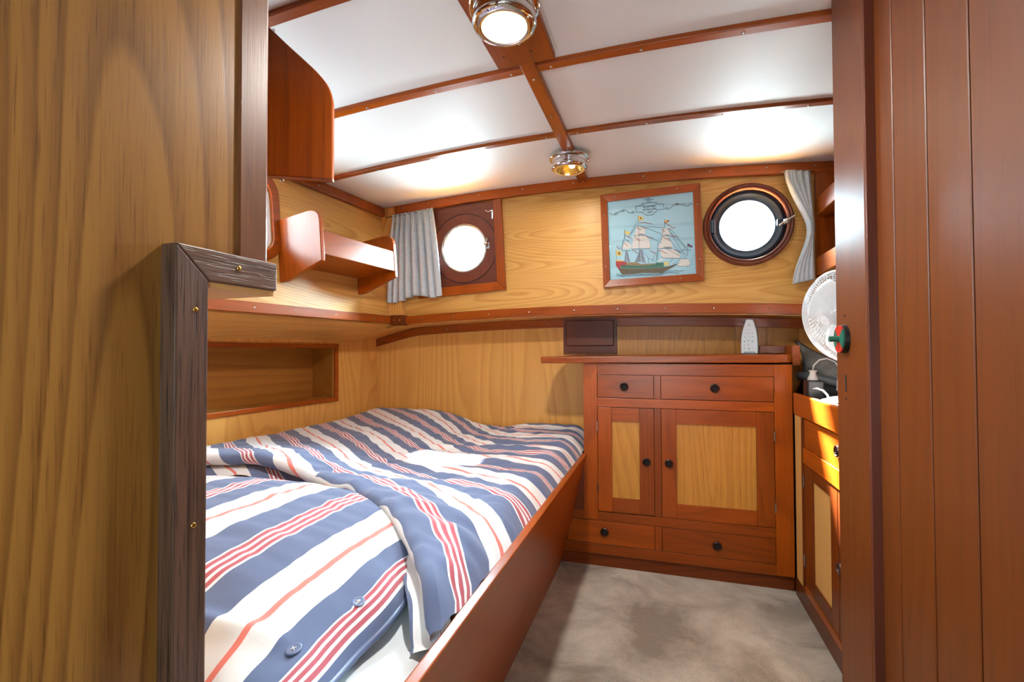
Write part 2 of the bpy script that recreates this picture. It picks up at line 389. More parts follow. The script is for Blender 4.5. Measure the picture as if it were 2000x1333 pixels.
# canvas-local millimetres
STITCH_POLYS = {'hull':[('brown',[(-157.5,-119.9),(-148.6,-131.3),(-132.3,-161.1),(-97.1,-161.3),(-34.1,-161.1),(43.0,-168.0),(73.7,-154.0),(108.5,-135.8),(106.4,-132.2),(74.0,-138.9),(52.3,-140.7),(10.6,-142.2),(-47.0,-139.0),(-100.9,-134.9),(-137.1,-129.8)]),('tan',[(-122.6,-100.1),(-104.6,-107.4),(-64.1,-109.4),(-46.5,-119.1),(15.5,-121.6),(17.6,-126.9),(-44.5,-128.6),(-100.5,-121.9),(-120.8,-118.0)]),('green',[(-136.8,-119.1),(-116.3,-118.3),(-100.5,-121.9),(-82.5,-123.3),(-44.5,-128.6),(11.0,-125.9),(17.6,-126.4),(17.7,-118.3),(52.7,-119.9),(53.4,-140.1),(10.6,-141.7),(-46.9,-137.8),(-100.8,-133.7),(-134.8,-129.2)]),('red',[(-157.9,-96.0),(-120.3,-100.2),(-106.0,-114.4),(-116.3,-118.3),(-136.8,-119.1),(-137.1,-129.8),(-148.6,-131.3),(-157.4,-117.5)]),('yellow',[(-156.6,-90.2),(-130.4,-93.5),(-122.6,-100.1),(-156.8,-96.1)]),('yellow',[(53.8,-117.7),(73.3,-119.2),(73.0,-135.4),(53.5,-133.9)]),('yellow',[(-111.5,-110.4),(-82.0,-106.8),(-64.3,-114.1),(-82.3,-115.1)])],'sails':[('sail',[(-115.5,-11.1),(-102.0,-12.4),(-82.3,-31.7),(-91.7,-46.1),(-127.7,-41.8)]),('sail',[(-60.0,54.5),(-40.1,51.4),(-22.7,41.6),(-22.3,11.6),(-69.9,16.1)]),('sail',[(-74.4,14.2),(-21.3,9.1),(-6.3,-10.7),(-0.6,-50.6),(-82.6,-44.5)]),('sail',[(51.3,34.2),(72.7,32.1),(85.2,8.1),(82.9,-0.8),(48.5,2.5)]),('sail',[(52.8,-0.2),(74.3,-3.4),(92.9,-42.8),(90.5,-58.6),(30.0,-54.4)]),('sail',[(38.6,-59.8),(94.7,-64.7),(126.3,-93.7),(119.7,-105.7),(53.1,-99.1),(42.3,-91.3)]),('sail',[(24.4,-114.2),(39.9,-102.7),(66.0,-102.5),(37.5,-114.1)]),('sail',[(123.9,-111.8),(157.8,-113.4),(163.9,-135.6),(155.3,-146.3),(108.4,-140.4)]),('shade',[(-47.5,20.9),(-23.3,16.3),(-22.3,9.2),(-52.1,13.2)]),('shade',[(62.6,6.9),(81.9,2.7),(82.4,-1.9),(61.4,1.3)]),('shade',[(54.0,-48.5),(89.5,-52.8),(89.4,-59.6),(53.9,-55.8)]),('shade',[(-110.7,1.3),(-97.3,-4.6),(-82.2,-29.4),(-88.8,-21.8)]),('shade',[(-112.2,-52.5),(-104.3,-53.2),(-91.0,-106.1),(-118.2,-104.0)]),('shade',[(-47.1,-53.5),(-38.2,-54.3),(-23.1,-117.4),(-46.2,-109.7),(-75.4,-109.7)])],'flags':[('yellow',[(-51.0,104.2),(-28.0,94.9),(-28.4,80.1),(-50.9,81.2)]),('yellow',[(-110.6,42.1),(-89.6,31.9),(-91.0,20.4),(-110.5,24.6)]),('yellow',[(-155.2,-44.1),(-129.3,-55.8),(-129.8,-72.3),(-154.9,-72.5)]),('yellow',[(62.7,71.7),(79.8,65.4),(77.5,55.4),(63.5,56.9)]),('red',[(72.3,68.4),(84.1,67.2),(82.9,61.7),(73.3,62.7)]),('red',[(63.6,60.3),(72.2,60.5),(72.1,54.9),(63.5,55.7)]),('purple',[(156.6,-44.0),(175.4,-57.0),(175.3,-66.0),(156.4,-57.5)]),('brown',[(-42.4,94.1),(-36.9,93.6),(-37.1,86.7),(-42.6,87.3)]),('brown',[(-145.2,-55.6),(-136.2,-57.5),(-136.5,-68.2),(-145.6,-66.2)])]}
STITCH_LINES = {'rigging':[[(-51.6,106.6),(-50.4,55.9),(-51.8,-109.2)],[(-111.7,45.7),(-113.8,8.6),(-122.3,-9.4),(-129.2,-51.1)],[(62.3,72.9),(62.1,37.7),(48.5,2.5),(42.3,-34.8)],[(32.8,-24.7),(20.0,-115.0)],[(155.6,-43.9),(153.8,-96.0),(136.7,-108.3)],[(-54.9,79.4),(-87.5,24.8),(-97.0,7.0)],[(-57.6,58.9),(-85.4,19.9)],[(-46.7,54.3),(59.9,36.8)],[(-42.3,50.4),(-11.7,40.5),(46.5,9.6)],[(-21.3,9.1),(30.7,-21.1),(41.4,-27.8)],[(74.9,31.9),(95.6,-8.8),(124.6,-63.8),(145.4,-95.3)],[(89.7,23.6),(116.9,-13.1),(150.0,-63.8)],[(72.1,-4.3),(107.6,-60.1),(136.9,-94.6)],[(85.3,12.7),(150.0,-66.1)],[(-36.1,-59.1),(-13.7,-94.8),(15.7,-111.1)],[(-13.7,-94.8),(-14.2,-118.1)],[(18.6,-75.4),(2.4,-115.9)],[(29.7,-69.4),(23.4,-110.6)],[(66.8,-58.8),(117.7,-95.2),(126.2,-100.5)],[(-128.0,-51.2),(-89.6,-53.3)],[(-82.7,-46.9),(-5.0,-52.5),(-2.6,-41.1)],[(30.0,-55.6),(90.5,-59.7)],[(48.5,2.5),(82.9,-1.9)],[(-74.4,15.4),(-21.3,9.1)],[(42.3,-91.3),(53.0,-100.3),(155.7,-113.2)],[(107.4,-141.5),(155.3,-146.8),(162.8,-137.8)],[(-147.7,-23.5),(-127.7,-41.8)],[(-155.2,-44.1),(-154.3,-91.6)],[(135.1,-69.3),(173.0,-76.0)],[(76.5,-120.6),(96.1,-107.2)],[(107.1,-89.8),(141.5,-68.7)],[(-111.0,-52.6),(-117.0,-104.1)],[(-105.4,-53.1),(-100.1,-105.4)],[(-44.9,-53.7),(-64.2,-110.6)],[(-41.6,-54.0),(-35.2,-115.3)],[(89.2,-132.0),(121.7,-115.0)],[(74.0,-140.1),(119.3,-129.8)]],'waves':[[(-158.6,-158.0),(-147.1,-156.5),(-135.9,-165.6),(-124.4,-164.1),(-115.2,-161.2),(-104.0,-165.5),(-92.5,-161.6),(-79.1,-165.0),(-65.5,-161.9),(-47.6,-167.2),(-25.3,-164.1),(-7.6,-169.0),(10.1,-166.7),(27.6,-171.5),(45.2,-168.1),(62.7,-162.4),(75.8,-159.9),(88.7,-163.2),(101.7,-160.7),(118.8,-165.4),(133.8,-163.1)],[(-156.6,-165.3),(-142.8,-165.1),(-131.5,-170.7),(-115.4,-167.1),(-97.3,-170.8),(-83.6,-167.0),(-65.7,-171.4),(-47.7,-169.6),(-25.5,-172.4),(-3.3,-172.1),(18.7,-175.5),(40.7,-173.6),(58.3,-169.1),(75.7,-166.9),(90.8,-170.3),(116.5,-173.3)]],'pennants':[[(-46.3,71.6),(-37.5,68.4),(-22.1,69.1),(-9.0,63.2),(8.4,59.1)],[(-59.0,50.9),(-51.4,43.3),(-38.2,37.3)],[(-31.4,44.7),(-9.5,40.3)],[(-109.1,17.5),(-96.9,10.5),(-82.6,1.0)],[(-68.9,9.0),(-64.7,1.7),(-54.8,-6.2),(-43.9,-11.9)],[(-19.2,4.3),(-8.3,-0.2),(10.3,-5.4)],[(-117.9,-14.4),(-109.1,-22.3),(-102.5,-31.1)],[(-151.3,-27.9),(-145.8,-37.8),(-134.6,-41.2)],[(-82.9,-52.7),(-69.5,-57.4),(-65.3,-67.1),(-56.4,-69.0)],[(-3.0,-60.8),(1.3,-67.0),(16.5,-72.9),(19.6,-79.0)],[(30.9,-64.4),(47.1,-67.4),(57.8,-76.4),(69.6,-80.9)],[(96.8,-66.0),(107.4,-70.3),(126.5,-81.1)],[(49.1,32.2),(53.3,26.0),(61.7,17.2)],[(52.7,-2.5),(63.3,-12.6),(71.9,-15.7),(81.4,-25.7)],[(85.0,-5.5),(116.9,-10.8)],[(73.1,49.1),(85.8,42.1),(96.3,32.0),(106.9,32.1)],[(72.7,29.8),(89.8,25.9)]],'scroll':[[(-179.2,131.3),(-166.0,121.1),(-155.0,121.2),(-148.7,128.0),(-142.7,122.4),(-150.2,116.9),(-154.9,123.7),(-147.4,130.4),(-137.7,128.1),(-127.8,135.7),(-115.8,131.9),(-103.6,136.8),(-89.6,120.3),(-77.5,121.5),(-71.4,127.0),(-65.6,121.5),(-71.7,115.9),(-77.5,122.8)],[(-122.9,135.2),(-116.0,140.6),(-109.7,133.7),(-116.3,129.5),(-122.9,135.2)],[(65.8,122.9),(74.0,128.1),(81.9,121.2),(73.8,117.2),(65.8,122.9)],[(81.9,121.2),(91.0,121.3),(102.7,134.5),(114.1,135.7),(125.5,136.8),(138.9,130.4),(150.3,136.3)],[(111.8,135.9),(118.3,140.5),(124.3,134.5),(118.1,130.4),(111.8,135.9)],[(145.7,127.3),(153.5,121.6),(156.9,124.8),(168.1,121.2),(170.4,129.3),(181.6,131.6)],[(-60.1,148.0),(-31.7,147.3),(-22.1,156.0),(-3.2,158.7),(22.5,157.0),(31.6,147.4),(60.5,145.4),(61.1,119.8),(35.7,121.4),(14.3,100.5),(-13.9,99.8),(-32.4,117.8),(-57.3,119.3),(-60.1,148.0)],[(-24.0,172.1),(-12.2,175.6),(-1.6,176.8),(11.1,170.5),(21.6,170.5)],[(-12.4,167.1),(-7.5,175.1),(4.2,173.7),(7.5,164.8),(-2.0,159.8),(-12.4,167.1)],[(-5.3,169.9),(-1.7,172.0),(1.7,168.4),(-1.9,165.9),(-5.3,169.9)],[(-36.2,155.1),(-24.3,158.7)],[(27.1,154.0),(36.4,155.4)]]}

# ------------------------------------------------------------------ the room: floor, ceiling, walls
mb = MB(); mb.box((-1.75, -.9, -.03), (1.05, 2.6, 0)); struct('floor', mb, M['carpet'], label='beige brown carpet between the bunk and the chest')
struct('ceiling', camber(-1.62, .98, -.95, 2.182, lambda x: zc(x) + .03, zc, 36), M['white'], label='white cambered cabin ceiling')

# upper aft wall with the two porthole holes
top = [(x, 0, zc(x + .2) - .004) for x in [-1.62 + i * .1 for i in range(23)] + [.60]]
bot = [(x, 0, zl(x + .2) - .004) for x in [.60, .2, -.2, -.6, -1.0, -1.4, -1.57, -1.62]]
mb = MB(); mb.plate(top + bot, [circ(.1475, 1.483, .152), circ(-1.165, 1.468, .118)], (0, .006, 0))
struct('wall_aft_upper', mb, wood('ash', 'x'), FUB, label='honey coloured upper aft wall')
mb = MB().box((-1.95, 0, -.02), (.85, .03, 1.16)); struct('wall_aft_lower', mb, wood('cherry', 'z'), FLB, label='golden lower aft wall behind the bunk')
# pale vertical planks behind the chest top
mb = MB()
for i in range(6): mb.box((-.415 + i * .135, -.008, .80), (-.415 + i * .135 + .133, .0, 1.09))
mbx = struct('wall_aft_panelling', mb, wood('oak', 'z'), FLB, label='vertical oak planks above the chest top')
# upper left side with the window hole
mb = MB(); mb.plate([(.04, 0, -.05), (.04, 0, .60), (-2.4, 0, .60), (-2.4, 0, -.05)], [rrect(-1.22, -.715, .20, .49, .07)], (0, .02, 0))
struct('wall_left_upper', mb, wood('ash', 'x'), FLU, label='honey coloured upper left wall')
# lower left side with the niche
mb = MB(); mb.plate([(.1, 0, 0), (.1, 0, 1.04), (-2.3, 0, 1.04), (-2.3, 0, 0)], [[(-.34, 0, .695), (-.34, 0, .965), (-1.25, 0, .965), (-1.25, 0, .695)]], (0, .02, 0))
struct('wall_left_lower', mb, wood('cherry', 'z'), FLL, label='golden lower left wall beside the bunk')
# side deck undersides
struct('trim_deck_aft', camber(-1.85, .80, .0, .25, lambda x: zl(x + .2) + .03, lambda x: zl(x + .2), 30), wood('cherry', 'x'), FUB, label='underside of the aft deck edge')
mb = MB().prism([(-2.3, 0, -.046), (-2.3, .34, -.125), (-2.3, .34, -.10), (-2.3, 0, -.02)], (2.34, 0, 0))
struct('trim_deck_left', mb, wood('cherry', 'x'), FLU, label='underside of the left side deck')
# right side
mb = MB().box((.72, 1.06, 1.06), (.74, 2.30, 1.78)); struct('wall_right_upper', mb, wood('teak', 'y'), label='teak upper right wall')
mb = MB().box((.72, 1.06, 1.06), (1.0, 2.45, 1.09)); struct('trim_deck_right', mb, wood('teak', 'y'), label='underside of the right side deck')
mb = MB().box((.96, 1.0, 0), (.98, 2.45, 1.1)); struct('wall_right_lower', mb, wood('teak', 'y'), label='teak lower right wall')
# forward bulkheads
mb = MB().box((.418, 1.085, 0), (1.0, 1.11, 1.80)); struct('wall_forward_right', mb, wood('plank', 'z'), label='bulkhead right of the doorway')
mb = MB().box((-1.75, .345, 0), (-.575, .36, 1.03)); struct('wall_forward_left', mb, wood('cherry', 'z'), label='bulkhead under the locker')

# near right wall: tongue and groove planks with real grooves, ending at the camera side
mb = MB(); y = 1.006; wd = [.089, .1, .1, .099]; edges_y = [1.006, .915, .815, .716, .617, .517, .417, .317, .217, .117, .017, -.083, -.183, -.283, -.383, -.483, -.583, -.683, -.783, -.91]
for a, b in zip(edges_y, edges_y[1:]):
    g = .0022
    mb.prism([(.366 + .005, a, 0), (.366 + .001, a - g * .6, 0), (.366, a - g * 1.4, 0), (.366, b + g * 1.4, 0), (.366 + .001, b + g * .6, 0), (.366 + .005, b, 0), (.39, b, 0), (.39, a, 0)], (0, 0, 1.85))
struct('wall_right', mb, wood('plank', 'z'), label='grooved reddish plank wall at the right of the doorway')
mb = MB().box((-.60, -.93, 0), (.40, -.90, 1.80)); struct('wall_sky_block', mb, wood('plank', 'z'), label='added unseen bulkhead keeping sky light out of the passage')  # unseen wall added to stop sky light leaking in from behind
mb = MB().plate([(-.34, -.90, .50), (.36, -.90, .50), (.36, -.90, 1.50), (-.34, -.90, 1.50)], [[(-.30, -.90, .56), (.32, -.90, .56), (.32, -.90, 1.44), (-.30, -.90, 1.44)]], (0, .02, 0)); struct('fill_lamp_frame', mb, wood('teak', 'z'), label='added unseen frame round the fill lamp in the passage')  # unseen frame added around the fill lamp
# jamb at the end of the plank wall
t = Thing('trim_1', 'reddish wooden door post at the end of the grooved plank wall', None, base=(.385, 1.06, 0), kind='structure')
mb = MB().box((.350, .985, 0), (.42, 1.139, 1.85)); jamb = t.part('post', mb, wood('plank', 'z'), bevel=.003)
mb = MB().box((.3505, .978, 0), (.40, .985, 1.85)); t.part('stop', mb, wood('mahog', 'z'), bevel=.001, label='dark door stop strip')
mb = MB().box((.3492, 1.086, .862), (.352, 1.0925, .896)); t.part('lock_slot', mb, M['hole'])
for z in (.848, 1.016): t.part('screw_hole', MB().lathe([(.0025, -.0006), (.0025, .0006), (0, .0006)], (.35, 1.089, z), (-1, 0, 0), 12), M['hole'])

# near left: locker side of ash ply, its post and the moulding round the bunk opening
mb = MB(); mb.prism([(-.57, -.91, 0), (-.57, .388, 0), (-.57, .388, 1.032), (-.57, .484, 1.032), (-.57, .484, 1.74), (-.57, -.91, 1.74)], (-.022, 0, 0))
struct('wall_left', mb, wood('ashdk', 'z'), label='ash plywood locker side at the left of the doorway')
mb = MB().box((-.592, .483, 1.045), (-.566, .534, 1.742)); struct('trim_2', mb, wood('post', 'z'), bevel=.004, label='dark corner post at the aft edge of the ash locker side')
mb = MB(); mb.prism([(-.549, .4255, 1.030), (-.549, .529, 1.030), (-1.60, .529, 1.030), (-1.60, .4255, 1.030)], (0, 0, .0075)); struct('trim_locker_floor', mb, wood('blond', 'y'), label='pale underside of the locker')
mb = MB().box((-1.62, .50, 1.038), (-.594, .52, 1.735)); struct('trim_locker_back', mb, wood('teakdk', 'x'), label='aft face of the locker')
t = Thing('trim_3', 'dark open-grained L shaped moulding round the bunk opening with brass screws', None, base=(-.56, .40, .2), kind='structure')
mb = MB(); mb.prism([(-.545, .383, .0), (-.545, .424, .0), (-.545, .424, 1.038), (-.545, .383, 1.078)], (-.03, 0, 0)); t.part('upright', mb, wood('wenge', 'z'), bevel=.002)
mb = MB(); mb.prism([(-.545, .383, 1.0785), (-.545, .4245, 1.038), (-.545, .531, 1.038), (-.545, .531, 1.0785)], (-.047, 0, 0)); t.part('arm', mb, wood('wenge', 'y'), bevel=.002)
screws(t.o, [(-.545 + .56, y - .40, z - .2) for y, z in ((.467, 1.061), (.407, 1.0), (.407, .737))], (1, 0, 0), .0036, 'brass')

# locker door standing ajar
t = Thing('locker_door', 'teak locker door with a rounded top corner standing ajar beyond the dark corner post', 'cupboard door', FDR, (0, 0, 1.34))
prof = [(0.02, 1.34), (.52, 1.34), (.52, 1.519), (.518, 1.535), (.514, 1.549), (.507, 1.562), (.497, 1.575), (.482, 1.591), (.464, 1.607), (.42, 1.645), (.379, 1.682), (.34, 1.708), (.02, 1.708)]
mb = MB().prism([(x, 0, z) for x, z in prof], (0, .02, 0)); t.part('door_panel', mb, wood('teak', 'z'), bevel=.003)
mb = MB().lathe([(.004, 0), (.004, .006), (.0025, .008), (0, .008)], (.41, .009, 1.34), (0, 0, -1), 12); t.part('catch_pin', mb, M['chrome'], ang=40, label='small chrome catch pin')
mb = MB().lathe([(.004, 0), (.004, .006), (.0025, .008), (0, .008)], (.388, .009, 1.672), (.45, 0, 1), 12); t.part('catch_pin', mb, M['chrome'], ang=40, label='small chrome catch pin')

# ------------------------------------------------------------------ trims and beams
def trim(n, mb, mat, fr, pts, nrm, label, base=(0, 0, 0)):
    o = struct('trim_%d' % n, mb, mat, fr, base, label=label, bevel=.0025)
    screws(o, [Vector(p) - Vector(base) for p in pts], nrm); return o
ct = lambda x: zc(x + .2)
trim(4, camber(-1.63, .55, -.022, .0, ct, lambda x: ct(x) - .046, 30), wood('teak', 'x'), FUB, [(x, -.022, ct(x) - .018) for x in (-1.50, -1.36, -1.08, -.85, -.60, -.28, .0, .22, .40)], (0, -1, 0), 'teak moulding between ceiling and aft wall')
mb = MB().prism([(0.03, 0, .53), (0.03, -.024, .53), (.03, -.024, .575), (.03, 0, .575)], (-2.4, 0, 0))
trim(5, mb, wood('teak', 'x'), FLU, [(x, -.024, .553) for x in (-.05, -.25, -.48, -.7)], (0, -1, 0), 'teak moulding between ceiling and left wall')
lt = lambda x: zl(x + .2)
trim(6, camber(-1.50, .55, -.018, .002, lambda x: lt(x) + .044, lambda x: lt(x), 30), wood('teak', 'x'), FUB, [(x, -.018, lt(x) + .022) for x in (-1.40, -1.22, -1.03, -.82, -.60, -.40, -.19, .01, .22)], (0, -1, 0), 'teak ledge moulding under the aft portholes')
mb = MB().prism([(-.02, .002, -.046), (-.02, -.018, -.046), (-.02, -.018, -.005), (-.02, .002, -.003)], (-2.3, 0, 0))
trim(7, mb, wood('teak', 'x'), FLU, [(x, -.018, -.026) for x in (-.16, -.42, -.64, -.82, -1.1)], (0, -1, 0), 'teak ledge moulding under the left shelf')
trim(8, camber(-1.84, .42, -.016, .0, lt, lambda x: lt(x) - .046, 30), wood('teak', 'x'), FLB, [(x, -.016, lt(x) - .023) for x in (-1.5, -1.37, -1.0, -.78, -.30, -.06, .16, .35)], (0, -1, 0), 'teak strip at the head of the lower aft wall')
def beam(n, yf, wd, th, label):
    y0 = yf - wd
    o = trim(n, camber(-1.50, .80, y0, yf, lambda x: zc(x) + .002, lambda x: zc(x) - th, 36), wood('teak', 'x'), FW, [(x, yf - wd * .42, zc(x) - th) for x in (-1.15, -.90, -.653, -.41, -.292, -.049, .194, .444)], (0, 0, -1), label); return o
beam(9, .850, .030, .013, 'teak ceiling batten nearest the doorway')
beam(10, 1.248, .030, .013, 'teak ceiling batten crossing under the end of the lamp board')
beam(11, 1.663, .026, .012, 'teak ceiling batten nearest the aft wall')
zb = zc(-.352)
mb = MB().box((-.3735, 1.18, zb - .019), (-.3305, 2.14, zb + .002))
trim(12, mb, wood('teak', 'y'), FW, [(-.352, y, zb - .019) for y in (1.27, 1.49, 1.76, 2.03, 2.12)], (0, 0, -1), 'teak fore and aft ceiling batten carrying the small lamp')
mb = MB().box((-.431, -.2, zb - .025), (-.269, 1.186, zb - .006)); mb2 = MB().box((-.425, -.2, zb - .0065), (-.263, 1.18, zb + .003))
o = trim(13, mb, wood('teak', 'y'), FW, [], (0, 0, -1), 'wide teak lamp board on the ceiling')
child(o, 'backing', mb2, M['white'])
for x, y in ((-.398, 1.135), (-.322, 1.135)): child(o, 'plug_hole', MB().lathe([(.0028, -.0004), (.0028, .0005), (0, .0005)], (x, y, zb - .025), (0, 0, -1), 10), M['hole'])
# corner post and its cover plate
mb = MB().hexa([(-1.40, 2.085, 1.12), (-1.30, 2.085, 1.12), (-1.30, 2.135, 1.12), (-1.40, 2.135, 1.12), (-1.44, 2.085, 1.71), (-1.355, 2.085, 1.71), (-1.355, 2.135, 1.71), (-1.44, 2.135, 1.71)])
struct('trim_14', mb, wood('ash', 'z'), bevel=.002, label='pale post in the aft left corner')
o = struct('trim_15', MB().box((-1.365, 2.072, 1.078), (-1.288, 2.14, 1.132)), wood('teakdk', 'x'), bevel=.003, label='teak corner block where the two ledge mouldings meet')
screws(o, [(-1.345, 2.072, 1.105), (-1.308, 2.072, 1.105)], (0, -1, 0))

# niche in the lower left wall
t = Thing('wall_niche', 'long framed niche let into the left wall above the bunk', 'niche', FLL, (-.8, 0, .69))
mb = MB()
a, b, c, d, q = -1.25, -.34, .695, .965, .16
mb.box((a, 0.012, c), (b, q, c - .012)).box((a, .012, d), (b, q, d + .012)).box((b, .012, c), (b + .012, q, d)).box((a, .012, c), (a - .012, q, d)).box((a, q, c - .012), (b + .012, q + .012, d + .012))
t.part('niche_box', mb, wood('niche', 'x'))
t.boxes('niche_edging', [((a - .03, -.010, c - .016), (b + .018, .004, c + .004)), ((a - .03, -.010, d - .004), (b + .018, .004, d + .016)), ((b - .004, -.010, c + .0045), (b + .018, .004, d - .0045))], wood('teak', 'x'), bevel=.002)

# ------------------------------------------------------------------ windows
# left window
t = Thing('window_1', 'round cornered window in the left wall', None, FLU, (-.95, 0, .345), kind='structure')
mb = MB().plate(rrect(-1.25, -.68, .165, .528, .09), [rrect(-1.215, -.715, .20, .493, .065)], (0, -.014, 0)); t.part('window_frame', mb, wood('teak', 'x'), bevel=.004)
mb = MB().plate(rrect(-1.214, -.716, .201, .492, .064), [rrect(-1.195, -.735, .22, .473, .055)], (0, .03, 0)); t.part('window_rim', mb, M['plastic'], bevel=.003, label='white window rim')
mb = MB().plate(rrect(-1.195, -.735, .22, .473, .055, .018), [rrect(-1.188, -.742, .227, .466, .05, .018)], (0, .008, 0)); t.part('seal', mb, M['black'])
mb = MB().prism(rrect(-1.19, -.74, .225, .468, .05, .022), (0, .004, 0)); t.part('pane', mb, M['glass'])
# right porthole: ringed
cx, cz = .1475, 1.483
t = Thing('window_2', 'round porthole in a teak ring beside the ship picture', None, FUB, (cx, 0, cz), kind='structure')
mb = MB().lathe([(.150, .014), (.150, -.012), (.153, -.020), (.158, -.022), (.161, -.017), (.164, -.022), (.169, -.024), (.176, -.018), (.178, -.006), (.178, 0)], (cx, 0, cz), (0, 1, 0), 64); t.part('teak_ring', mb, wood('mahog', 'x'), ang=50)
mb = MB().lathe([(.152, .014), (.150, .004), (.143, -.004), (.134, -.006), (.122, .004), (.115, .006), (.109, .007), (.108, .010), (.109, .014), (.152, .014)], (cx, 0, cz), (0, 1, 0), 64); fr_ = t.part('metal_ring', mb, M['pane_metal'], ang=50, label='dark blue metal porthole ring')
mb = MB().lathe([(.110, .011), (0, .011)], (cx, 0, cz), (0, 1, 0), 64); t.part('pane', mb, M['glass'])
mb = MB().box((cx - .150, -.020, cz - .026), (cx - .128, .0, cz + .026)).tube([(cx - .138, -.018, cz - .03), (cx - .138, -.018, cz + .03)], .008, 12); t.part('hinge', mb, M['pane_metal'], bevel=.002)
mb = MB().box((cx + .112, -.012, cz - .014), (cx + .150, .004, cz + .014)); lug = t.part('latch_lug', mb, M['pane_metal'], bevel=.004)
mb = MB().lathe([(.013, 0), (.015, -.006), (.013, -.02), (.007, -.026), (0, -.026)], (cx + .146, -.008, cz), (0, 1, 0), 20).tube([(cx + .118, -.022, cz - .016), (cx + .146, -.026, cz + .002), (cx + .172, -.034, cz + .016)], [.004, .006, .005], 10); t.part('latch', mb, M['steel'], ang=50, label='steel porthole latch')
# left porthole in a square recess
cx, cz = -1.165, 1.468
t = Thing('window_3', 'round porthole in a square dark wooden surround half behind the left curtain', None, FUB, (cx, 0, cz), kind='structure')
fo = [(-1.42, 1.252), (-.955, 1.285 - .02), (-.985, 1.696), (-1.44, 1.672)]
L_, Rr, T_, B_ = -1.40, -.985, 1.695, 1.285
mb = MB().plate([(-1.40, 0, 1.262), (-.985, 0, 1.288), (-1.006, 0, 1.70), (-1.42, 0, 1.69)], [circ(cx, cz, .118)], (0, -.004, 0)); t.part('panel', mb, wood('mahog', 'x'), label='dark mahogany panel')
mb = MB().lathe([(.176, -.0038), (.176, -.0055), (.179, -.0055), (.179, -.0038)], (cx, 0, cz), (0, 1, 0), 64); t.part('groove_ring', mb, M['groove'])
mb = MB().lathe([(.118, .0), (.118, -.007), (.127, -.009), (.174, -.006), (.174, -.004)], (cx, 0, cz), (0, 1, 0), 64); t.part('disc', mb, wood('mahog', 'z'), ang=50)
mb = MB().lathe([(.120, .004), (.120, -.008), (.124, -.011), (.120, -.013), (.114, -.010), (.112, -.004), (.112, .004)], (cx, 0, cz), (0, 1, 0), 64); t.part('metal_ring', mb, M['steel'], ang=50, label='steel porthole ring')
mb = MB().lathe([(.113, .001), (0, .001)], (cx, 0, cz), (0, 1, 0), 64); t.part('pane', mb, M['glass'])
mb = MB().lathe([(.012, 0), (.014, -.008), (.012, -.02), (.006, -.026), (0, -.026)], (cx + .124, -.008, cz + .012), (0, 1, 0), 16).box((cx + .116, -.016, cz - .012), (cx + .140, -.006, cz + .02)).tube([(cx + .126, -.022, cz + .01), (cx + .134, -.03, cz + .04)], .0035, 8); t.part('latch', mb, M['steel'], ang=50)
mb = MB().prism([(-.985, -.018, 1.288), (-.938, -.018, 1.246), (-.963, -.018, 1.705), (-1.006, -.018, 1.70)], (0, .018, 0)); t.part('surround', mb, wood('teak', 'z'), bevel=.002, label='upright teak surround piece')
mb = MB().prism([(-1.42, -.018, 1.217), (-.938, -.018, 1.246), (-.985, -.018, 1.288), (-1.42, -.018, 1.262)], (0, .018, 0)); t.part('surround', mb, wood('teak', 'x'), bevel=.002, label='lower teak surround piece')
mb = MB().lathe([(.005, 0), (.006, -.003), (.003, -.010), (0, -.010)], (-1.010, -.008, 1.645), (0, 1, 0), 12).tube([(-1.012, -.014, 1.648), (-1.03, -.018, 1.640), (-1.045, -.016, 1.650)], .003, 8).box((-1.013, -.014, 1.605), (-1.005, -.006, 1.65)); t.part('hook', mb, M['chrome'], ang=50, label='small chrome hook')

# ------------------------------------------------------------------ ceiling lamps
def lampth(name, label, c, zt, s=1.0):
    t = Thing(name, label, 'ceiling lamp', FW, (c[0], c[1], zt), group=None)
    x, y = c; ax = (0, 0, -1); h = .0
    mb = MB().lathe([(.080 * s, 0), (.081 * s, .004), (.078 * s, .007), (.070 * s, .009), (.069 * s, .013), (.072 * s, .014), (.072 * s, .020), (.069 * s, .021), (.069 * s, .026), (.072 * s, .027), (.072 * s, .034), (.068 * s, .035)], (x, y, zt), ax, 56); t.part('body', mb, M['chrome'], ang=35)
    mb = MB().lathe([(.068 * s, .033), (.073 * s, .035), (.074 * s, .040), (.070 * s, .046), (.062 * s, .050), (.056 * s, .051), (.0525 * s, .049), (.0525 * s, .044)], (x, y, zt), ax, 56); rim = t.part('bezel', mb, M['chrome'], ang=50)
    mb = MB().lathe([(.053 * s, .046), (.04 * s, .0475), (.02 * s, .0485), (0, .049)], (x, y, zt), ax, 48); t.part('lens', mb, M['lens'] if s == 1 else M['lampglass'], smooth=True, label='glowing ribbed glass lens')
    if s != 1:
        mb = MB().lathe([(.052 * s, .045), (.045 * s, .03), (.02 * s, .012), (0, .010)], (x, y, zt), ax, 40); t.part('reflector', mb, M['brass'], smooth=True, label='golden reflector')
        mb = MB().lathe([(0, .02), (.010, .024), (.013, .032), (.010, .040), (0, .043)], (x + .012, y - .004, zt), ax, 20); t.part('bulb', mb, M['bulb'], smooth=True, label='lit bulb')
    for a in (20, 140, 260): t.part('fixing_screw', MB().lathe([(.004, 0), (.004, .004), (.002, .006), (0, .006)], (x + .0765 * s * math.cos(R(a)), y + .0765 * s * math.sin(R(a)), zt - .006), ax, 10), M['chrome'], ang=50)
    for a in (75, 165, 255, 345): t.part('bezel_screw', MB().lathe([(.0028, 0), (.0028, .0015), (0, .0025)], (x + .064 * s * math.cos(R(a)), y + .064 * s * math.sin(R(a)), zt - .049), ax, 10), M['chrome'], ang=50)
    return t
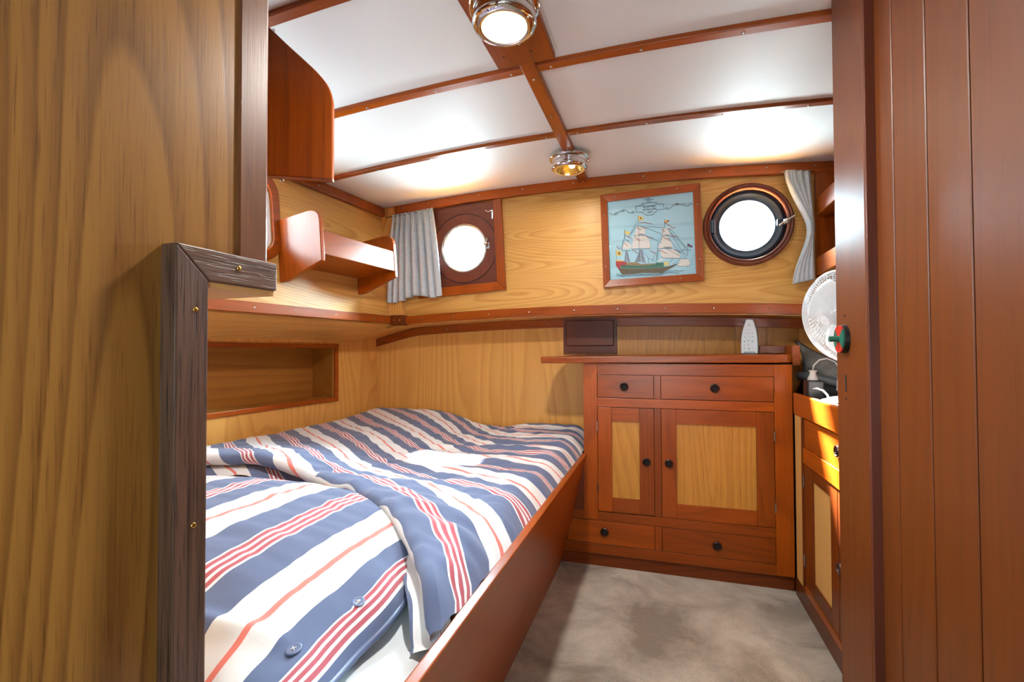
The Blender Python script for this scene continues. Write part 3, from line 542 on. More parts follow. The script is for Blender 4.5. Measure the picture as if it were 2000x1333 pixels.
lampth('ceiling_lamp', 'chrome ringed ceiling lamp with a fully lit lens on the wide teak board', (-.338, .968), zb - .025)
lampth('ceiling_lamp', 'chrome ceiling lamp with its bright bulb showing, on the batten near the aft wall', (-.362, 1.845), zb - .019, .999)
lamp('AREA', 'lamp_light', (-.338, .968, zb - .0755), (0, 0, -1), 14, (1, .96, .90), shape='DISK', size=.096)
lamp('AREA', 'lamp_light', (-.350, 1.841, zb - .0645), (0, 0, -1), 2.2, (1, .95, .86), shape='DISK', size=.022)

# ------------------------------------------------------------------ chest of drawers
t = Thing('chest_of_drawers', 'teak chest with two doors of paler panels and four drawers under the ship picture', 'chest', FCH, (.4, 0, 0))
tx, tz = wood('teak', 'x'), wood('teak', 'z')
mb = MB().box((-.105, .012, 0), (.818, .35, .055)); t.part('plinth', mb, wood('teakdk', 'x'), bevel=.001)
D = .018
t.boxes('stile', [((0, 0, .205), (.060, D, .887)), ((.753, 0, .056), (.817, D, .887))], tz, bevel=.0015)
t.part('filler', MB().box((-.049, .003, .2405), (-.0006, D, .47)), wood('teakdk', 'z'))
t.boxes('mullion', [((.298, 0, .10), (.325, D, .20)), ((.298, 0, .241), (.325, D, .697)), ((.298, 0, .737), (.325, D, .837))], tz, bevel=.001)
t.boxes('rail', [((.060, .0004, .838), (.753, D, .887)), ((.060, .0004, .698), (.753, D, .736)), ((-.12, .0004, .201), (.753, D, .240)), ((-.12, .0004, .056), (.753, D, .0985))], tx, bevel=.001)
mb = MB().prism([(-.12, D + .001, .056), (.815, D + .001, .056), (.815, D + .001, .885), (.002, D + .001, .885), (.002, D + .001, .2), (-.12, D + .001, .2)], (0, .336 - D, 0)); t.part('carcass', mb, wood('teakdk', 'z'))
def pull(par, c, r=.0185):
    mb = MB().lathe([(r, .001), (r * 1.02, -.004), (r * .93, -.008), (r * .80, -.0085), (r * .66, -.005), (r * .62, .002), (r * .62, -.001)][:6], Vector(c), (0, 1, 0), 28)
    for v in mb.bm.verts: v.co -= t.b
    o = child(par, 'finger_pull', mb, M['ring'], ang=60, label='brown ring pull')
    mb = MB().lathe([(r * .64, -.0012), (0, -.0012)], Vector(c), (0, 1, 0), 24)
    for v in mb.bm.verts: v.co -= t.b
    child(par, 'pull_hole', mb, M['hole'])
G = .0018
for x0, x1, z0, z1, kx, kz in ((.060, .298, .737, .838, .175, .787), (.325, .753, .737, .838, .536, .788), (-.075, .298, .0985, .201, .088, .154), (.325, .753, .0985, .201, .539, .147)):
    mb = MB().box((x0 + G, .0006, z0 + G), (x1 - G, D, z1 - G)); o = t.part('drawer', mb, tx, bevel=.001); pull(o, (kx, .0006, kz))
def cdoor(x0, x1, z0, z1, px0, px1, pz0, pz1, kx, kz, hx, hz):
    o = t.empty('door', t.b)
    def sub(nm, mb, mat, **k):
        for v in mb.bm.verts: v.co -= t.b
        return child(o, nm, mb, mat, **k)
    sub('door_stile', MB().box((x0 + G, 0, z0 + G), (px0, D, z1 - G)), tz, bevel=.0012); sub('door_stile', MB().box((px1, 0, z0 + G), (x1 - G, D, z1 - G)), tz, bevel=.0012)
    sub('door_rail', MB().box((px0 + .0004, .0004, pz1), (px1 - .0004, D, z1 - G)), tx, bevel=.001); sub('door_rail', MB().box((px0 + .0004, .0004, z0 + G), (px1 - .0004, D, pz0)), tx, bevel=.001)
    sub('door_panel', MB().box((px0 + .0002, .008, pz0 + .0002), (px1 - .0002, D, pz1 - .0002)), wood('oak', 'z'), label='paler oak door panel')
    pull(o, (kx, 0, kz), .0175)
    for z in hz: sub('hinge', MB().tube([(hx, -.002, z - .019), (hx, -.002, z + .019)], .0034, 10), M['steel'])
cdoor(.060, .298, .242, .697, .122, .237, .304, .637, .266, .469, .061, (.613, .344))
cdoor(.325, .753, .240, .698, .386, .688, .301, .637, .356, .469, .752, (.603, .322))
# worktop with a rounded front right corner and a long overhang to the left
r_ = .03; pts = [(-.19, -.014), (.79, -.014)] + [(.79 + r_ * math.sin(R(a)), -.014 + r_ - r_ * math.cos(R(a))) for a in range(10, 91, 10)] + [(.82, .362), (-.10, .362), (-.185, .20)]
mb = MB(); a = [mb.bm.verts.new((x, y, .888 + .006 * (x / .82))) for x, y in pts]; b = [mb.bm.verts.new((x, y, .917 + .010 * (x / .82))) for x, y in pts]
mb.bm.faces.new(a); mb.bm.faces.new(b)
for i in range(len(a)): mb.bm.faces.new((a[i], b[i], b[(i + 1) % len(a)], a[(i + 1) % len(a)]))
t.part('worktop', mb, tx, bevel=.004, label='teak worktop overhanging the bunk')

# corner fiddle beside the chest top
t2 = Thing('fiddle_rail', 'teak corner rail standing at the right end of the chest worktop', 'rail', FW, (.49, 2.16, .88))
mb = MB().box((.392, 2.205, .929), (.492, 2.225, .962)); t2.part('cross_rail', mb, wood('teakdk', 'x'), bevel=.002)  # its shade is put into the colour: darker teak than the side rail
mb = MB().box((.4925, 2.10, .882), (.521, 2.34, .962)); t2.part('side_rail', mb, wood('teak', 'y'), bevel=.002)

# framed dark board on the wall over the chest
t2 = Thing('wall_board', 'dark brown panelled board on the aft wall at the left end of the chest worktop', 'board', FLB, (-.56, 0, .93))
mb = MB().box((-.700, -.020, .927), (-.425, -.001, 1.112)); t2.part('backboard', mb, wood('mahog', 'z'), bevel=.001)
mb = MB().box((-.685, -.030, .966), (-.440, -.0205, 1.100)); t2.part('raised_panel', mb, wood('mahog', 'x'), bevel=.005)

# air freshener
t2 = Thing('air_freshener', 'white tapered air freshener with cut out openings on the chest worktop', 'air freshener', rotz((.357, 2.21, 0), -14), (0, 0, .926))
prof = [(-.033, .927), (.033, .927), (.034, .96), (.032, 1.0), (.027, 1.035), (.0185, 1.067), (.014, 1.077), (-.010, 1.079), (-.0165, 1.067), (-.026, 1.035), (-.0325, 1.0), (-.0345, .96)]
mb = MB().prism([(x, -.012, z) for x, z in prof], (0, .028, 0)); t2.part('shell', mb, M['vent_side'], bevel=.003)
mb = MB().prism([(x * .94, -.0145, 1.0 + (z - 1.0) * .97) for x, z in prof], (0, .004, 0)); t2.part('front', mb, M['vent'], bevel=.002, label='pale front plate')
mb = MB()
rnd = random.Random(4)
for x, z, s in ((-.001, 1.052, 7), (-.009, 1.032, 3.5), (.006, 1.030, 3.5), (-.015, 1.018, 4.5), (-.005, 1.014, 4), (.002, 1.019, 5), (.012, 1.017, 4.5), (-.016, 1.0, 4.5), (-.002, 1.001, 4), (.012, 1.001, 4.5), (-.019, .981, 8), (-.004, .984, 5), (.012, .981, 7.5), (-.019, .964, 4), (-.004, .967, 5), (-.02, .951, 5), (-.002, .950, 8), (.013, .952, 4)):
    a0 = rnd.random() * 6.28; k = rnd.choice((3, 4, 3)); mb.prism([(x + s * .00058 * math.cos(a0 + 2 * pi * i / k), -.0149, z + s * .00058 * math.sin(a0 + 2 * pi * i / k)) for i in range(k)], (0, .0006, 0))
mb.box((-.022, -.0148, .932), (.022, -.0142, .936)); t2.part('cut_outs', mb, M['vent_hole'])

# ------------------------------------------------------------------ right cabinet
t3 = Thing('side_cabinet', 'teak side cabinet with a high lipped top along the right wall', 'cabinet', FRC, (.0, -.4, 0))
ty = wood('teak', 'y')
mb = MB().box((0, -.98, 0), (.02, .0, .062)); t3.part('plinth', mb, wood('teakdk', 'y'), bevel=.002)
mb = MB().box((-.001, -.98, .694), (.018, -.002, .778)); t3.part('lip', mb, ty, bevel=.006, seg=3)
mb = MB().box((.004, -.094, .066), (.018, -.004, .730)); t3.part('filler_panel', mb, wood('blond', 'z'), label='pale filler strip beside the chest')
mb = MB().box((.0, -.116, .064), (.018, -.0945, .693)); t3.part('stile', mb, wood('teakdk', 'z'), bevel=.001)
t3.boxes('rail', [((.0, -.98, .533), (.018, -.1165, .590)), ((.0, -.98, .062), (.018, -.1165, .088))], ty, bevel=.0015)
mb = MB().box((.019, -.98, .03), (.46, .30, .755)); t3.part('carcass', mb, wood('teakdk', 'y'))
t = t3
def pullx(par, c, r=.0185):
    mb = MB().lathe([(r, .001), (r * 1.02, -.004), (r * .93, -.008), (r * .80, -.0085), (r * .66, -.005), (r * .62, .002)], Vector(c), (1, 0, 0), 28)
    for v in mb.bm.verts: v.co -= t3.b
    child(par, 'finger_pull', mb, M['ring'], ang=60, label='brown ring pull')
    mb = MB().lathe([(r * .64, -.0012), (0, -.0012)], Vector(c), (1, 0, 0), 24)
    for v in mb.bm.verts: v.co -= t3.b
    child(par, 'pull_hole', mb, M['hole'])
o = t3.part('drawer', MB().box((.004, -.80, .592), (.018, -.1175, .692)), ty, bevel=.001); pullx(o, (.004, -.448, .645))
def sdoor(y0, y1, py0, py1, k):
    o = t3.empty('door', t3.b)
    def sub(nm, mb, mat, **kw):
        for v in mb.bm.verts: v.co -= t3.b
        return child(o, nm, mb, mat, **kw)
    for q in ((y0, py0), (py1, y1)): sub('door_stile', MB().box((.002, q[0], .090), (.018, q[1], .531)), wood('teakdk', 'z'), bevel=.0015)
    for q in ((.49, .531), (.09, .138)): sub('door_rail', MB().box((.0024, py0 + .0004, q[0]), (.018, py1 - .0004, q[1])), wood('teakdk', 'y'), bevel=.001)
    sub('door_panel', MB().box((.009, py0 + .0002, .1382), (.018, py1 - .0002, .4898)), wood('blond', 'z'), label='pale door panel')
    for z in (.465, .179) if not k else (): sub('hinge', MB().tube([(0, y1 + .001, z - .02), (0, y1 + .001, z + .02)], .0034, 10), M['steel'])
    if k: pullx(o, k)
sdoor(-.436, -.118, -.378, -.203, None)
sdoor(-.78, -.439, -.72, -.49, (.002, -.458, .305))

# things on the side cabinet
# fan
fc = Vector((.548, 1.735, 1.052)); fn = Vector((-.90, -.40, -.17)).normalized()
fu = (Vector((0, 0, 1)) - fn * fn.z).normalized(); fs = fu.cross(fn)
t4 = Thing('desk_fan', 'white mesh caged desk fan on the side cabinet partly behind the door post', 'fan', FW, (.60, 1.80, .757))
def fanp(r, a, h): return fc + fn * h + r * (math.cos(a) * fs + math.sin(a) * fu)
def cage(h0, h1, seg, rings, wr, flat):
    mb = MB(); prof = []
    for i in range(rings + 1):
        q = i / rings; r = .148 * q; prof.append((r, h0 + (h1 - h0) * (max(0, 1 - q ** flat)) ** .6))
    vs_ = []
    for r, h in prof[3:]: vs_.append([mb.bm.verts.new(fanp(r, 2 * pi * k / seg + r * 9, h)) for k in range(seg)])
    for a, b in zip(vs_, vs_[1:]):
        for k in range(seg): mb.bm.faces.new((a[k], a[(k + 1) % seg], b[(k + 1) % seg], b[k]))
    return mb
for nm, h1 in (('front_cage', .062), ('rear_cage', -.055)):
    o = t4.part(nm, cage(0, h1, 72, 30, .001, 3.2), M['plastic'])
    q = o.modifiers.new('wire', 'WIREFRAME'); q.thickness = .0019; q.use_replace = True; q.use_even_offset = False
t4.part('cage_rim', MB().tube([fanp(.149, 2 * pi * k / 64, 0) for k in range(64)], .0042, 10, True), M['plastic'], smooth=True)
mb = MB(); mb.lathe([(.001, .064), (.018, .062), (.020, .056), (.020, .05)], fc, fn, 28); t4.part('cage_badge', mb, M['plastic'], ang=50)
mb = MB().lathe([(0, .028), (.02, .026), (.027, .018), (.028, -.01), (0, -.01)], fc, fn, 32); hub = t4.part('hub', mb, M['plastic'], ang=50)
for k in range(3):
    mb = MB()
    def bl(u, v, k=k):
        r = .024 + .108 * u; a = 2 * pi * k / 3 + (v - .5) * (1.25 + .35 * math.sin(pi * u)) + .35 * u; return fanp(r, a, .016 * (v - .5) * 2 * (1 - .3 * u))
    mb.grid(bl, 12, 10); t4.part('blade', mb, M['plastic'], smooth=True, solid=.002)
mb = MB().lathe([(.050, -.050), (.052, -.06), (.045, -.10), (.03, -.115), (0, -.117)], fc, fn, 32); t4.part('motor_housing', mb, M['plastic'], ang=50)
pc = fc - fn * .085
mb = MB().tube([pc, pc + Vector((.01, .005, -.06)), (.635, 1.80, .86), (.635, 1.80, .775)], [.02, .018, .017, .02], 16); t4.part('stand', mb, M['plastic'], smooth=True)
mb = MB().lathe([(.122, 0), (.124, .008), (.118, .016), (.09, .026), (.05, .034), (0, .036)], (.626, 1.80, .757), (0, 0, 1), 56); t4.part('base', mb, M['plastic'], ang=40)
# plug, adapter, cords
t5 = Thing('power_adapter', 'black mains adapter with a grey plug in it between the chest and the fan', 'adapter', FW, (.512, 1.93, .757))
mb = MB().box((.492, 1.90, .757), (.548, 1.955, .835)); t5.part('adapter_body', mb, M['black'], bevel=.006)
mb = MB().lathe([(.017, 0), (.017, .006), (.010, .022), (.010, .03), (.013, .031), (.013, .034), (.006, .036), (0, .036)], (.514, 1.915, .835), (0, 0, 1), 20); t5.part('plug', mb, M['grey_plastic'], ang=40, label='grey plug')
mb = MB().tube([(.514, 1.915, .868), (.517, 1.915, .888), (.532, 1.905, .908), (.555, 1.90, .914), (.578, 1.895, .902), (.588, 1.89, .878), (.585, 1.89, .85), (.58, 1.89, .8)], .0028, 8); t5.part('plug_cord', mb, M['grey_plastic'], smooth=True)
mb = MB().tube([(.500, 1.86, .806), (.505, 1.84, .810), (.513, 1.80, .806), (.513, 1.76, .795), (.506, 1.72, .783), (.502, 1.68, .7815), (.505, 1.62, .781), (.51, 1.50, .780), (.51, 1.35, .765)], .003, 8)
t4.part('power_cord', mb, M['grey_plastic'], smooth=True, label='pale grey cord along the cabinet lip')
# soft bag and strap
mb = MB()
def bagf(u, v):
    x = .545 + .30 * u; yb = 2.30 - .50 * u; zt = .985 - .30 * u * (1 - .3 * u)
    y = yb - .03 - .12 * math.sin(v * pi) ** .8 * (1 - .2 * u); z = .760 + (zt - .760) * v + .01 * noise.noise(Vector((u * 4, v * 4, 1)))
    return (x, y, z)
mb.grid(bagf, 24, 14)
single('soft_bag', mb, M['bag'], 'dark grey fabric bag slumped behind the fan on the side cabinet', 'bag', base=(.65, 2.1, .76), smooth=True, solid=.012)
mb = MB().tube([(.515, 2.10, .842), (.56, 2.06, .835), (.62, 1.985, .818), (.675, 1.93, .805)], .017, 10)
single('rolled_strap', mb, M['strap'], 'rolled dark webbing lying in front of the grey bag', 'strap', base=(.6, 2.0, .8), smooth=True)
mb = MB().box((.70, 1.90, .842), (.80, 1.99, .858)); single('green_box', mb, M['greenplastic'], 'small green flat box just left of the door post behind the fan', 'box', base=(.75, 1.95, .842), bevel=.003)

# indicator disc on the door post
t6 = Thing('lock_indicator', 'round red and green turn indicator on the door post', 'lock indicator', FW, (.35, 1.089, .969))
ax = (-1, 0, 0); ic = (.35, 1.089, .969)
t6.part('back_disc', MB().lathe([(.0285, 0), (.0285, .008), (.026, .009), (0, .009)], ic, ax, 40), M['black'], ang=40)
for nm, cl, a0 in (('red_sector', 'red', 45), ('green_sector', 'green', -45), ('red_sector', 'red', 225), ('green_sector', 'green', 135)):
    mb = MB(); pts = [(.341, ic[1], ic[2])] + [(.341, ic[1] + .0275 * math.cos(R(a0 + 5 * i)), ic[2] + .0275 * math.sin(R(a0 + 5 * i))) for i in range(19)]
    mb.prism(pts, (-.003, 0, 0)); t6.part(nm, mb, M[cl])
mb = MB().tube([(.338, 1.089, .969), (.322, 1.089, .969)], [.006, .0055], 16); t6.part('turn_knob', mb, M['green'], ang=40, label='dark green turn knob')

# ------------------------------------------------------------------ right wall shelf
t7 = Thing('wall_shelf', 'teak two tier shelf with lipped boards high on the right wall', 'shelf', FW, (.66, 1.9, 1.24))
rc = lambda y: [(.600, y, 1.24), (.600, y, 1.655), (.603, y, 1.668), (.612, y, 1.680), (.628, y, 1.688), (.72, y, 1.688), (.72, y, 1.24)]
t7.part('end_board', MB().prism(rc(2.165), (0, .016, 0)), wood('teak', 'z'), bevel=.002)
t7.part('end_board', MB().prism(rc(1.32), (0, .016, 0)), wood('teak', 'z'), bevel=.002)
for nm, z in (('shelf_board', 1.493), ('shelf_board', 1.252)): t7.part(nm, MB().box((.612, 1.336, z), (.72, 2.165, z + .012)), wood('teak', 'y'), bevel=.001)
for nm, z in (('lip', 1.493), ('lip', 1.252)): t7.part(nm, MB().box((.598, 1.3365, z), (.6115, 2.1645, z + .070)), wood('teak', 'y'), bevel=.003)
t7.part('back_panel', MB().box((.708, 1.336, 1.265), (.7195, 2.165, 1.49)), wood('mahog', 'z'))
mb = MB().lathe([(.012, 0), (.016, .002), (.034, .022), (.046, .044), (.044, .044), (.032, .024), (.014, .006), (0, .005)], (.655, 2.02, 1.5055), (0, 0, 1), 36)
single('dish', mb, M['glassbowl'], 'small silvery dish on the top tier of the right wall shelf', 'dish', base=(.655, 2.02, 1.505), ang=50)

# ------------------------------------------------------------------ left wall shelf
t8 = Thing('book_shelf', 'empty teak shelf with rounded end boards and a deep lip on the left wall', 'shelf', FLU, (-.45, 0, .1))
def endb(x):
    k = [(0, .088), (-.035, .088), (-.212, .136), (-.231, .140), (-.231, .296), (-.227, .318), (-.215, .334), (-.196, .343), (-.17, .346), (0, .340)]
    return [(x, y, z) for y, z in k]
t8.part('end_board', MB().prism(endb(-.690), (.018, 0, 0)), wood('teak', 'z'), bevel=.003)
t8.part('end_board', MB().prism(endb(-.250), (.018, 0, 0)), wood('teak', 'z'), bevel=.003)
t8.part('shelf_board', MB().box((-.672, -.212, .168), (-.250, 0, .182)), wood('teak', 'x'))
t8.part('lip', MB().box((-.6719, -.228, .167), (-.2501, -.2125, .262)), wood('teak', 'x'), bevel=.003)

# ------------------------------------------------------------------ curtains
def curtain(name, label, fr, f, n, mat, base, rail):
    mb = MB(); mb.grid(f, n, 40); t = Thing(name, label, 'curtain', fr, base)
    o = t.part('fabric', mb, mat, smooth=True, solid=.0016)
    t.part('curtain_wire', MB().tube(rail, .0025, 8), M['steel'], smooth=True); return t
def lcur(u, v):
    # v 0 top .. 1 bottom
    xt = -1.575 + .245 * u; xb = -1.60 + .330 * u; x = xt + (xb - xt) * v ** .9
    z = 1.665 + .018 * u - (.462 - .012 * u + .012 * math.sin(u * 9)) * v
    ph = 2 * pi * (8.5 * u + .35 * math.sin(5 * u) + .12 * v)
    amp = (.006 + .012 * sstep(0, .25, v)) * (1 - .75 * sstep(.72, 1, u))
    fine = .004 * math.sin(2 * pi * 19 * u + 1) * (1 - sstep(.02, .3, v))
    y = -.034 + amp * math.sin(ph) + fine - .012 * sstep(.8, 1, u) * v
    x += .006 * math.cos(ph) * sstep(0, .3, v)
    z += .003 * math.sin(ph) * (1 - v)
    return (x, y, z)
curtain('curtain', 'pale grey pleated curtain hanging left of the square framed porthole', FUB, lcur, 170, M['curtain'], (-1.46, -.034, 1.2), [(-1.60, -.034, 1.655), (-1.32, -.034, 1.675)])
def rcur(u, v):
    zt = 1.690 - .015 * u; z = zt - (.475 - .03 * u) * v
    k = sstep(0, .55, v)
    xl = .282 + .080 * k - .058 * sstep(.55, 1, v); xr = .372 + .006 * v
    xl += .0
    x = xl + (xr - xl) * u
    ph = 2 * pi * (4.2 * u - .25 * v)
    amp = .010 + .010 * math.sin(pi * min(1, v * 1.1))
    y = -.040 + amp * math.sin(ph) - .012 * math.exp(-((v - .52) / .12) ** 2) * (1 - u)
    if v < .12: y += .004 * math.sin(2 * pi * 12 * u)
    x += .008 * math.cos(ph) + .03 * math.exp(-((v - .5) / .16) ** 2) * (u * (1 - u))
    return (x, y, z)
curtain('curtain', 'pale grey curtain gathered behind the latch of the right porthole', FUB, rcur, 110, M['curtain'], (.35, -.04, 1.22), [(.27, -.040, 1.685), (.39, -.040, 1.675)])

# ------------------------------------------------------------------ ship picture
FP = FUB @ Matrix.Translation((-.252, 0, 1.458)) @ Matrix.Rotation(R(-1.6), 4, 'Y')
t = Thing('framed_picture', 'framed cross stitch of a sailing ship on pale blue cloth between the two portholes', 'picture', FP, (0, 0, 0))
ow, oh, iw, ih = .217, .216, .186, .183
for s in (1, -1):
    t.part('frame_rail', MB().prism([(-ow, -.024, s * oh), (ow, -.024, s * oh), (iw, -.020, s * ih), (-iw, -.020, s * ih)], (0, .023, 0)), wood('teak', 'x'), bevel=.0015)
    t.part('frame_stile', MB().prism([(s * ow, -.024, -oh), (s * ow, -.024, oh), (s * iw, -.020, ih), (s * iw, -.020, -ih)], (0, .023, 0)), wood('teak', 'z'), bevel=.0015)
t.part('cloth', MB().box((-iw - .003, -.010, -ih - .003), (iw + .003, -.003, ih + .003)), M['canvas'])
screws(t.o, [(-.15, -.0225, .2), (.12, -.0225, .2), (-.15, -.0225, -.2), (.12, -.0225, -.2), (-.202, -.0225, .12), (-.202, -.0225, -.12), (.202, -.0225, .12), (.202, -.0225, -.12)], (0, -1, 0), .0035)
cols = {'brown': 'st_brown', 'tan': 'st_tan', 'green': 'st_green', 'red': 'st_red', 'yellow': 'st_yellow', 'sail': 'st_sail', 'shade': 'st_shade', 'purple': 'st_purple'}
lv = {'hull': 0, 'sails': 1, 'flags': 2}
flags = STITCH_POLYS.pop('flags')
for q, (c, pts) in enumerate(flags):
    t.part('stitched_flag', MB().prism([(x / 1000, -.0112 - .0002 * (q > 3), z / 1000) for x, z in pts], (0, .0006, 0)), M[cols[c]])
for nm, polys in STITCH_POLYS.items():
    mb = MB(); mats = []; idx = []
    for q, (c, pts) in enumerate(polys):
        n0 = len(mb.bm.faces); yy = -.0102 - .0002 * (q % 6) - .0003 * lv[nm]
        mb.prism([(x / 1000, yy, z / 1000) for x, z in pts], (0, .0006, 0)); mb.bm.faces.ensure_lookup_table()
        if cols[c] not in mats: mats.append(cols[c])
        for f in mb.bm.faces[n0:]: f.material_index = mats.index(cols[c])
    t.part('stitched_' + nm, mb, [M[k] for k in mats])
lr = {'rigging': (.0007, 'st_line'), 'waves': (.0010, 'st_line'), 'scroll': (.0010, 'st_line')}
for l in STITCH_LINES.pop('pennants'): t.part('stitched_pennant', MB().tube([(x / 1000, -.0118, z / 1000) for x, z in l], .0012, 6), M['st_red'])
for nm, lines in STITCH_LINES.items():
    mb = MB()
    for l in lines: mb.tube([(x / 1000, -.0118, z / 1000) for x, z in l], lr[nm][0], 6)
    t.part('stitched_' + nm, mb, M[lr[nm][1]])
def lettering(txt, size, x, z, y, mat):
    c = bpy.data.curves.new('lettering', 'FONT'); c.body = txt; c.size = size; c.align_x = 'CENTER'; c.align_y = 'CENTER'; c.extrude = .0002; c.offset = .0002
    tmp = bpy.data.objects.new('tmp', c); col.objects.link(tmp); dg = bpy.context.evaluated_depsgraph_get(); me = bpy.data.meshes.new_from_object(tmp.evaluated_get(dg))
    bpy.data.objects.remove(tmp); me.name = 'lettering'; me.materials.clear(); me.materials.append(mat)
    o = bpy.data.objects.new('lettering', me); col.objects.link(o); o.parent = t.o; o.rotation_euler = (pi / 2, 0, 0); o.location = (x, y, z); return o
lettering('Sovereign', .0140, 0, .141, -.0106, M['st_line']); lettering('of the seas', .0140, .001, .128, -.0106, M['st_line']); lettering('1637', .0125, .001, .1135, -.0106, M['st_line'])
t.part('picture_glass', MB().box((-iw - .002, -.0175, -ih - .002), (iw + .002, -.0160, ih + .002)), M['glass'])

# ------------------------------------------------------------------ bunk
t = Thing('bunk', 'built-in double bunk with a leaning teak side board', 'bed', FW, (-.9, 1.3, 0))
mb = MB().hexa([(-.460, .36, 0), (-.440, .36, 0), (-.440, 2.012, 0), (-.460, 2.012, 0), (-.346, .36, .490), (-.324, .36, .490), (-.324, 2.012, .490), (-.346, 2.012, .490)])
t.part('side_board', mb, wood('teak', 'y'), bevel=.003)
mb = MB().prism([(-1.78, .40, .30), (-.40, .40, .30), (-.40, 2.0, .30), (-.40, 2.37, .30), (-1.62, 2.33, .30)], (0, 0, .02)); t.part('bed_base', mb, wood('cherry', 'y'))
mb = MB().prism([(-1.78, .40, .322), (-.39, .40, .322), (-.39, 2.0, .322), (-.39, 2.37, .322), (-1.62, 2.33, .322)], (0, 0, .12)); t.part('mattress', mb, M['mattress'], bevel=.02)
def sheetf(u, v):
    x = -.95 + .594 * u; y = .405 + .60 * v
    z = .457 + .006 * noise.noise(Vector((x * 6, y * 9, 2))) + .006 * noise.noise(Vector((x * 22 + y * 14, y * 10, 5))) + .012 * sstep(.95, .4, u) * .3
    if u > .93: z -= .03 * ((u - .93) / .07) ** 2
    return (x, y, z)
mb = MB(); mb.grid(sheetf, 60, 60)
single('bed_sheet', mb, M['sheet'], 'pale blue white sheet showing between the pillow and the side board', 'sheet', base=(-.6, .7, .456), smooth=True)

# pillow in a buttoned striped case
PX0, PX1, PY0, PY1 = -1.56, -.455, .43, 1.15
def pilh(u, v):
    a, b = 2 * u - 1, 2 * v - 1
    e = max(0, 1 - abs(a) ** 3.0) ** .62 * max(0, 1 - abs(b) ** 3.2) ** .60
    return e
def ptop(u, v):
    x = PX0 + (PX1 - PX0) * u; y = PY0 + (PY1 - PY0) * v
    e = pilh(u, v)
    hem = sstep(.90, .97, u)
    y0 = y
    y = y + .012 * math.sin(pi * u) * (1 if v > .5 else -1) * 0
    x += (.006 * math.sin(v * 9) + .006 * math.sin(v * 21)) * hem
    z = .476 + .125 * e
    # pulls towards the buttons and soft creases
    for bx, by in ((-.492, .655), (-.50, .525)):
        dx = x - bx; z -= .006 * math.exp(-((y - by) / .03) ** 2) * math.exp(-(max(0, -dx) / .12)) * (1 if dx < 0 else 0)
    z += .004 * noise.noise(Vector((x * 5, y * 22, 3))) * e + .0025 * noise.noise(Vector((x * 12, y * 40, 8))) * (.3 + e)
    cr = (y - (.47 + (x + .80) * .22)); z += .012 * math.exp(-(cr / .016) ** 2) * sstep(-.95, -.75, x) * (1 - hem)
    z += .008 * hem * (1 + math.sin(v * 17 + 1)) * .6
    if v < .12: y += .0
    return (x, y, z)
def pbot(u, v):
    x = PX0 + (PX1 - PX0) * u; y = PY0 + (PY1 - PY0) * v; e = pilh(u, v)
    hem = sstep(.90, .97, u); x += (.007 * math.sin(v * 9 + .5) + .007 * math.sin(v * 21 + .7)) * hem - .004 * hem
    return (x, y, .472 - .006 * e + .003 * hem * math.sin(v * 23))
def puv(u, v):
    s = 0; e = 2.0
    x = PX0 + (PX1 - PX0) * u
    K = [(-1.60, -2.33), (-.725, .306), (-.58, .795), (-.535, 1.0), (-.498, 1.215), (-.468, 1.385), (-.44, 1.5)]
    for (a, p), (b, q) in zip(K, K[1:]):
        if x <= b: break
    return (v * .6, p + (q - p) * (x - a) / (b - a) + .012 * noise.noise(Vector((x * 4, v * 4, 3))))
t = Thing('pillow', 'plump pillow in a striped case with a buttoned hem at the near bunk end', 'pillow', FW, (-.85, .75, .47))
mb = MB(); mb.grid(ptop, 140, 90, puv); mb.grid(pbot, 60, 40, puv); t.part('pillow_case', mb, M['stripe'], smooth=True)
# blue hem binding
mb = MB(); pts = [Vector(ptop(1, i / 60)) + Vector((.0, 0, -.001)) for i in range(4, 58)]
mb.tube(pts, .006, 8); t.part('hem', mb, M['button'], smooth=True, label='blue bound hem')
def button(x, y):
    u = (x - PX0) / (PX1 - PX0); v = (y - PY0) / (PY1 - PY0); p = Vector(ptop(u, v)); a = Vector(ptop(u + .01, v)) - p; b = Vector(ptop(u, v + .01)) - p; n = a.cross(b).normalized(); c = p + n * .002
    o = t.part('button', MB().lathe([(.0105, 0), (.0112, .0022), (.0095, .0032), (.007, .0024), (0, .0024)], c, n, 28), M['button'], ang=50)
    q = n.to_track_quat('Z', 'Y'); mb = MB()
    for s in (1, -1): mb.tube([c + n * .0026 + q @ Vector((-.0028 * s, -.0028, 0)), c + n * .0036, c + n * .0026 + q @ Vector((.0028 * s, .0028, 0))], .0007, 6)
    t.part('button_thread', mb, M['thread'])
button(-.497, .655); button(-.512, .527)

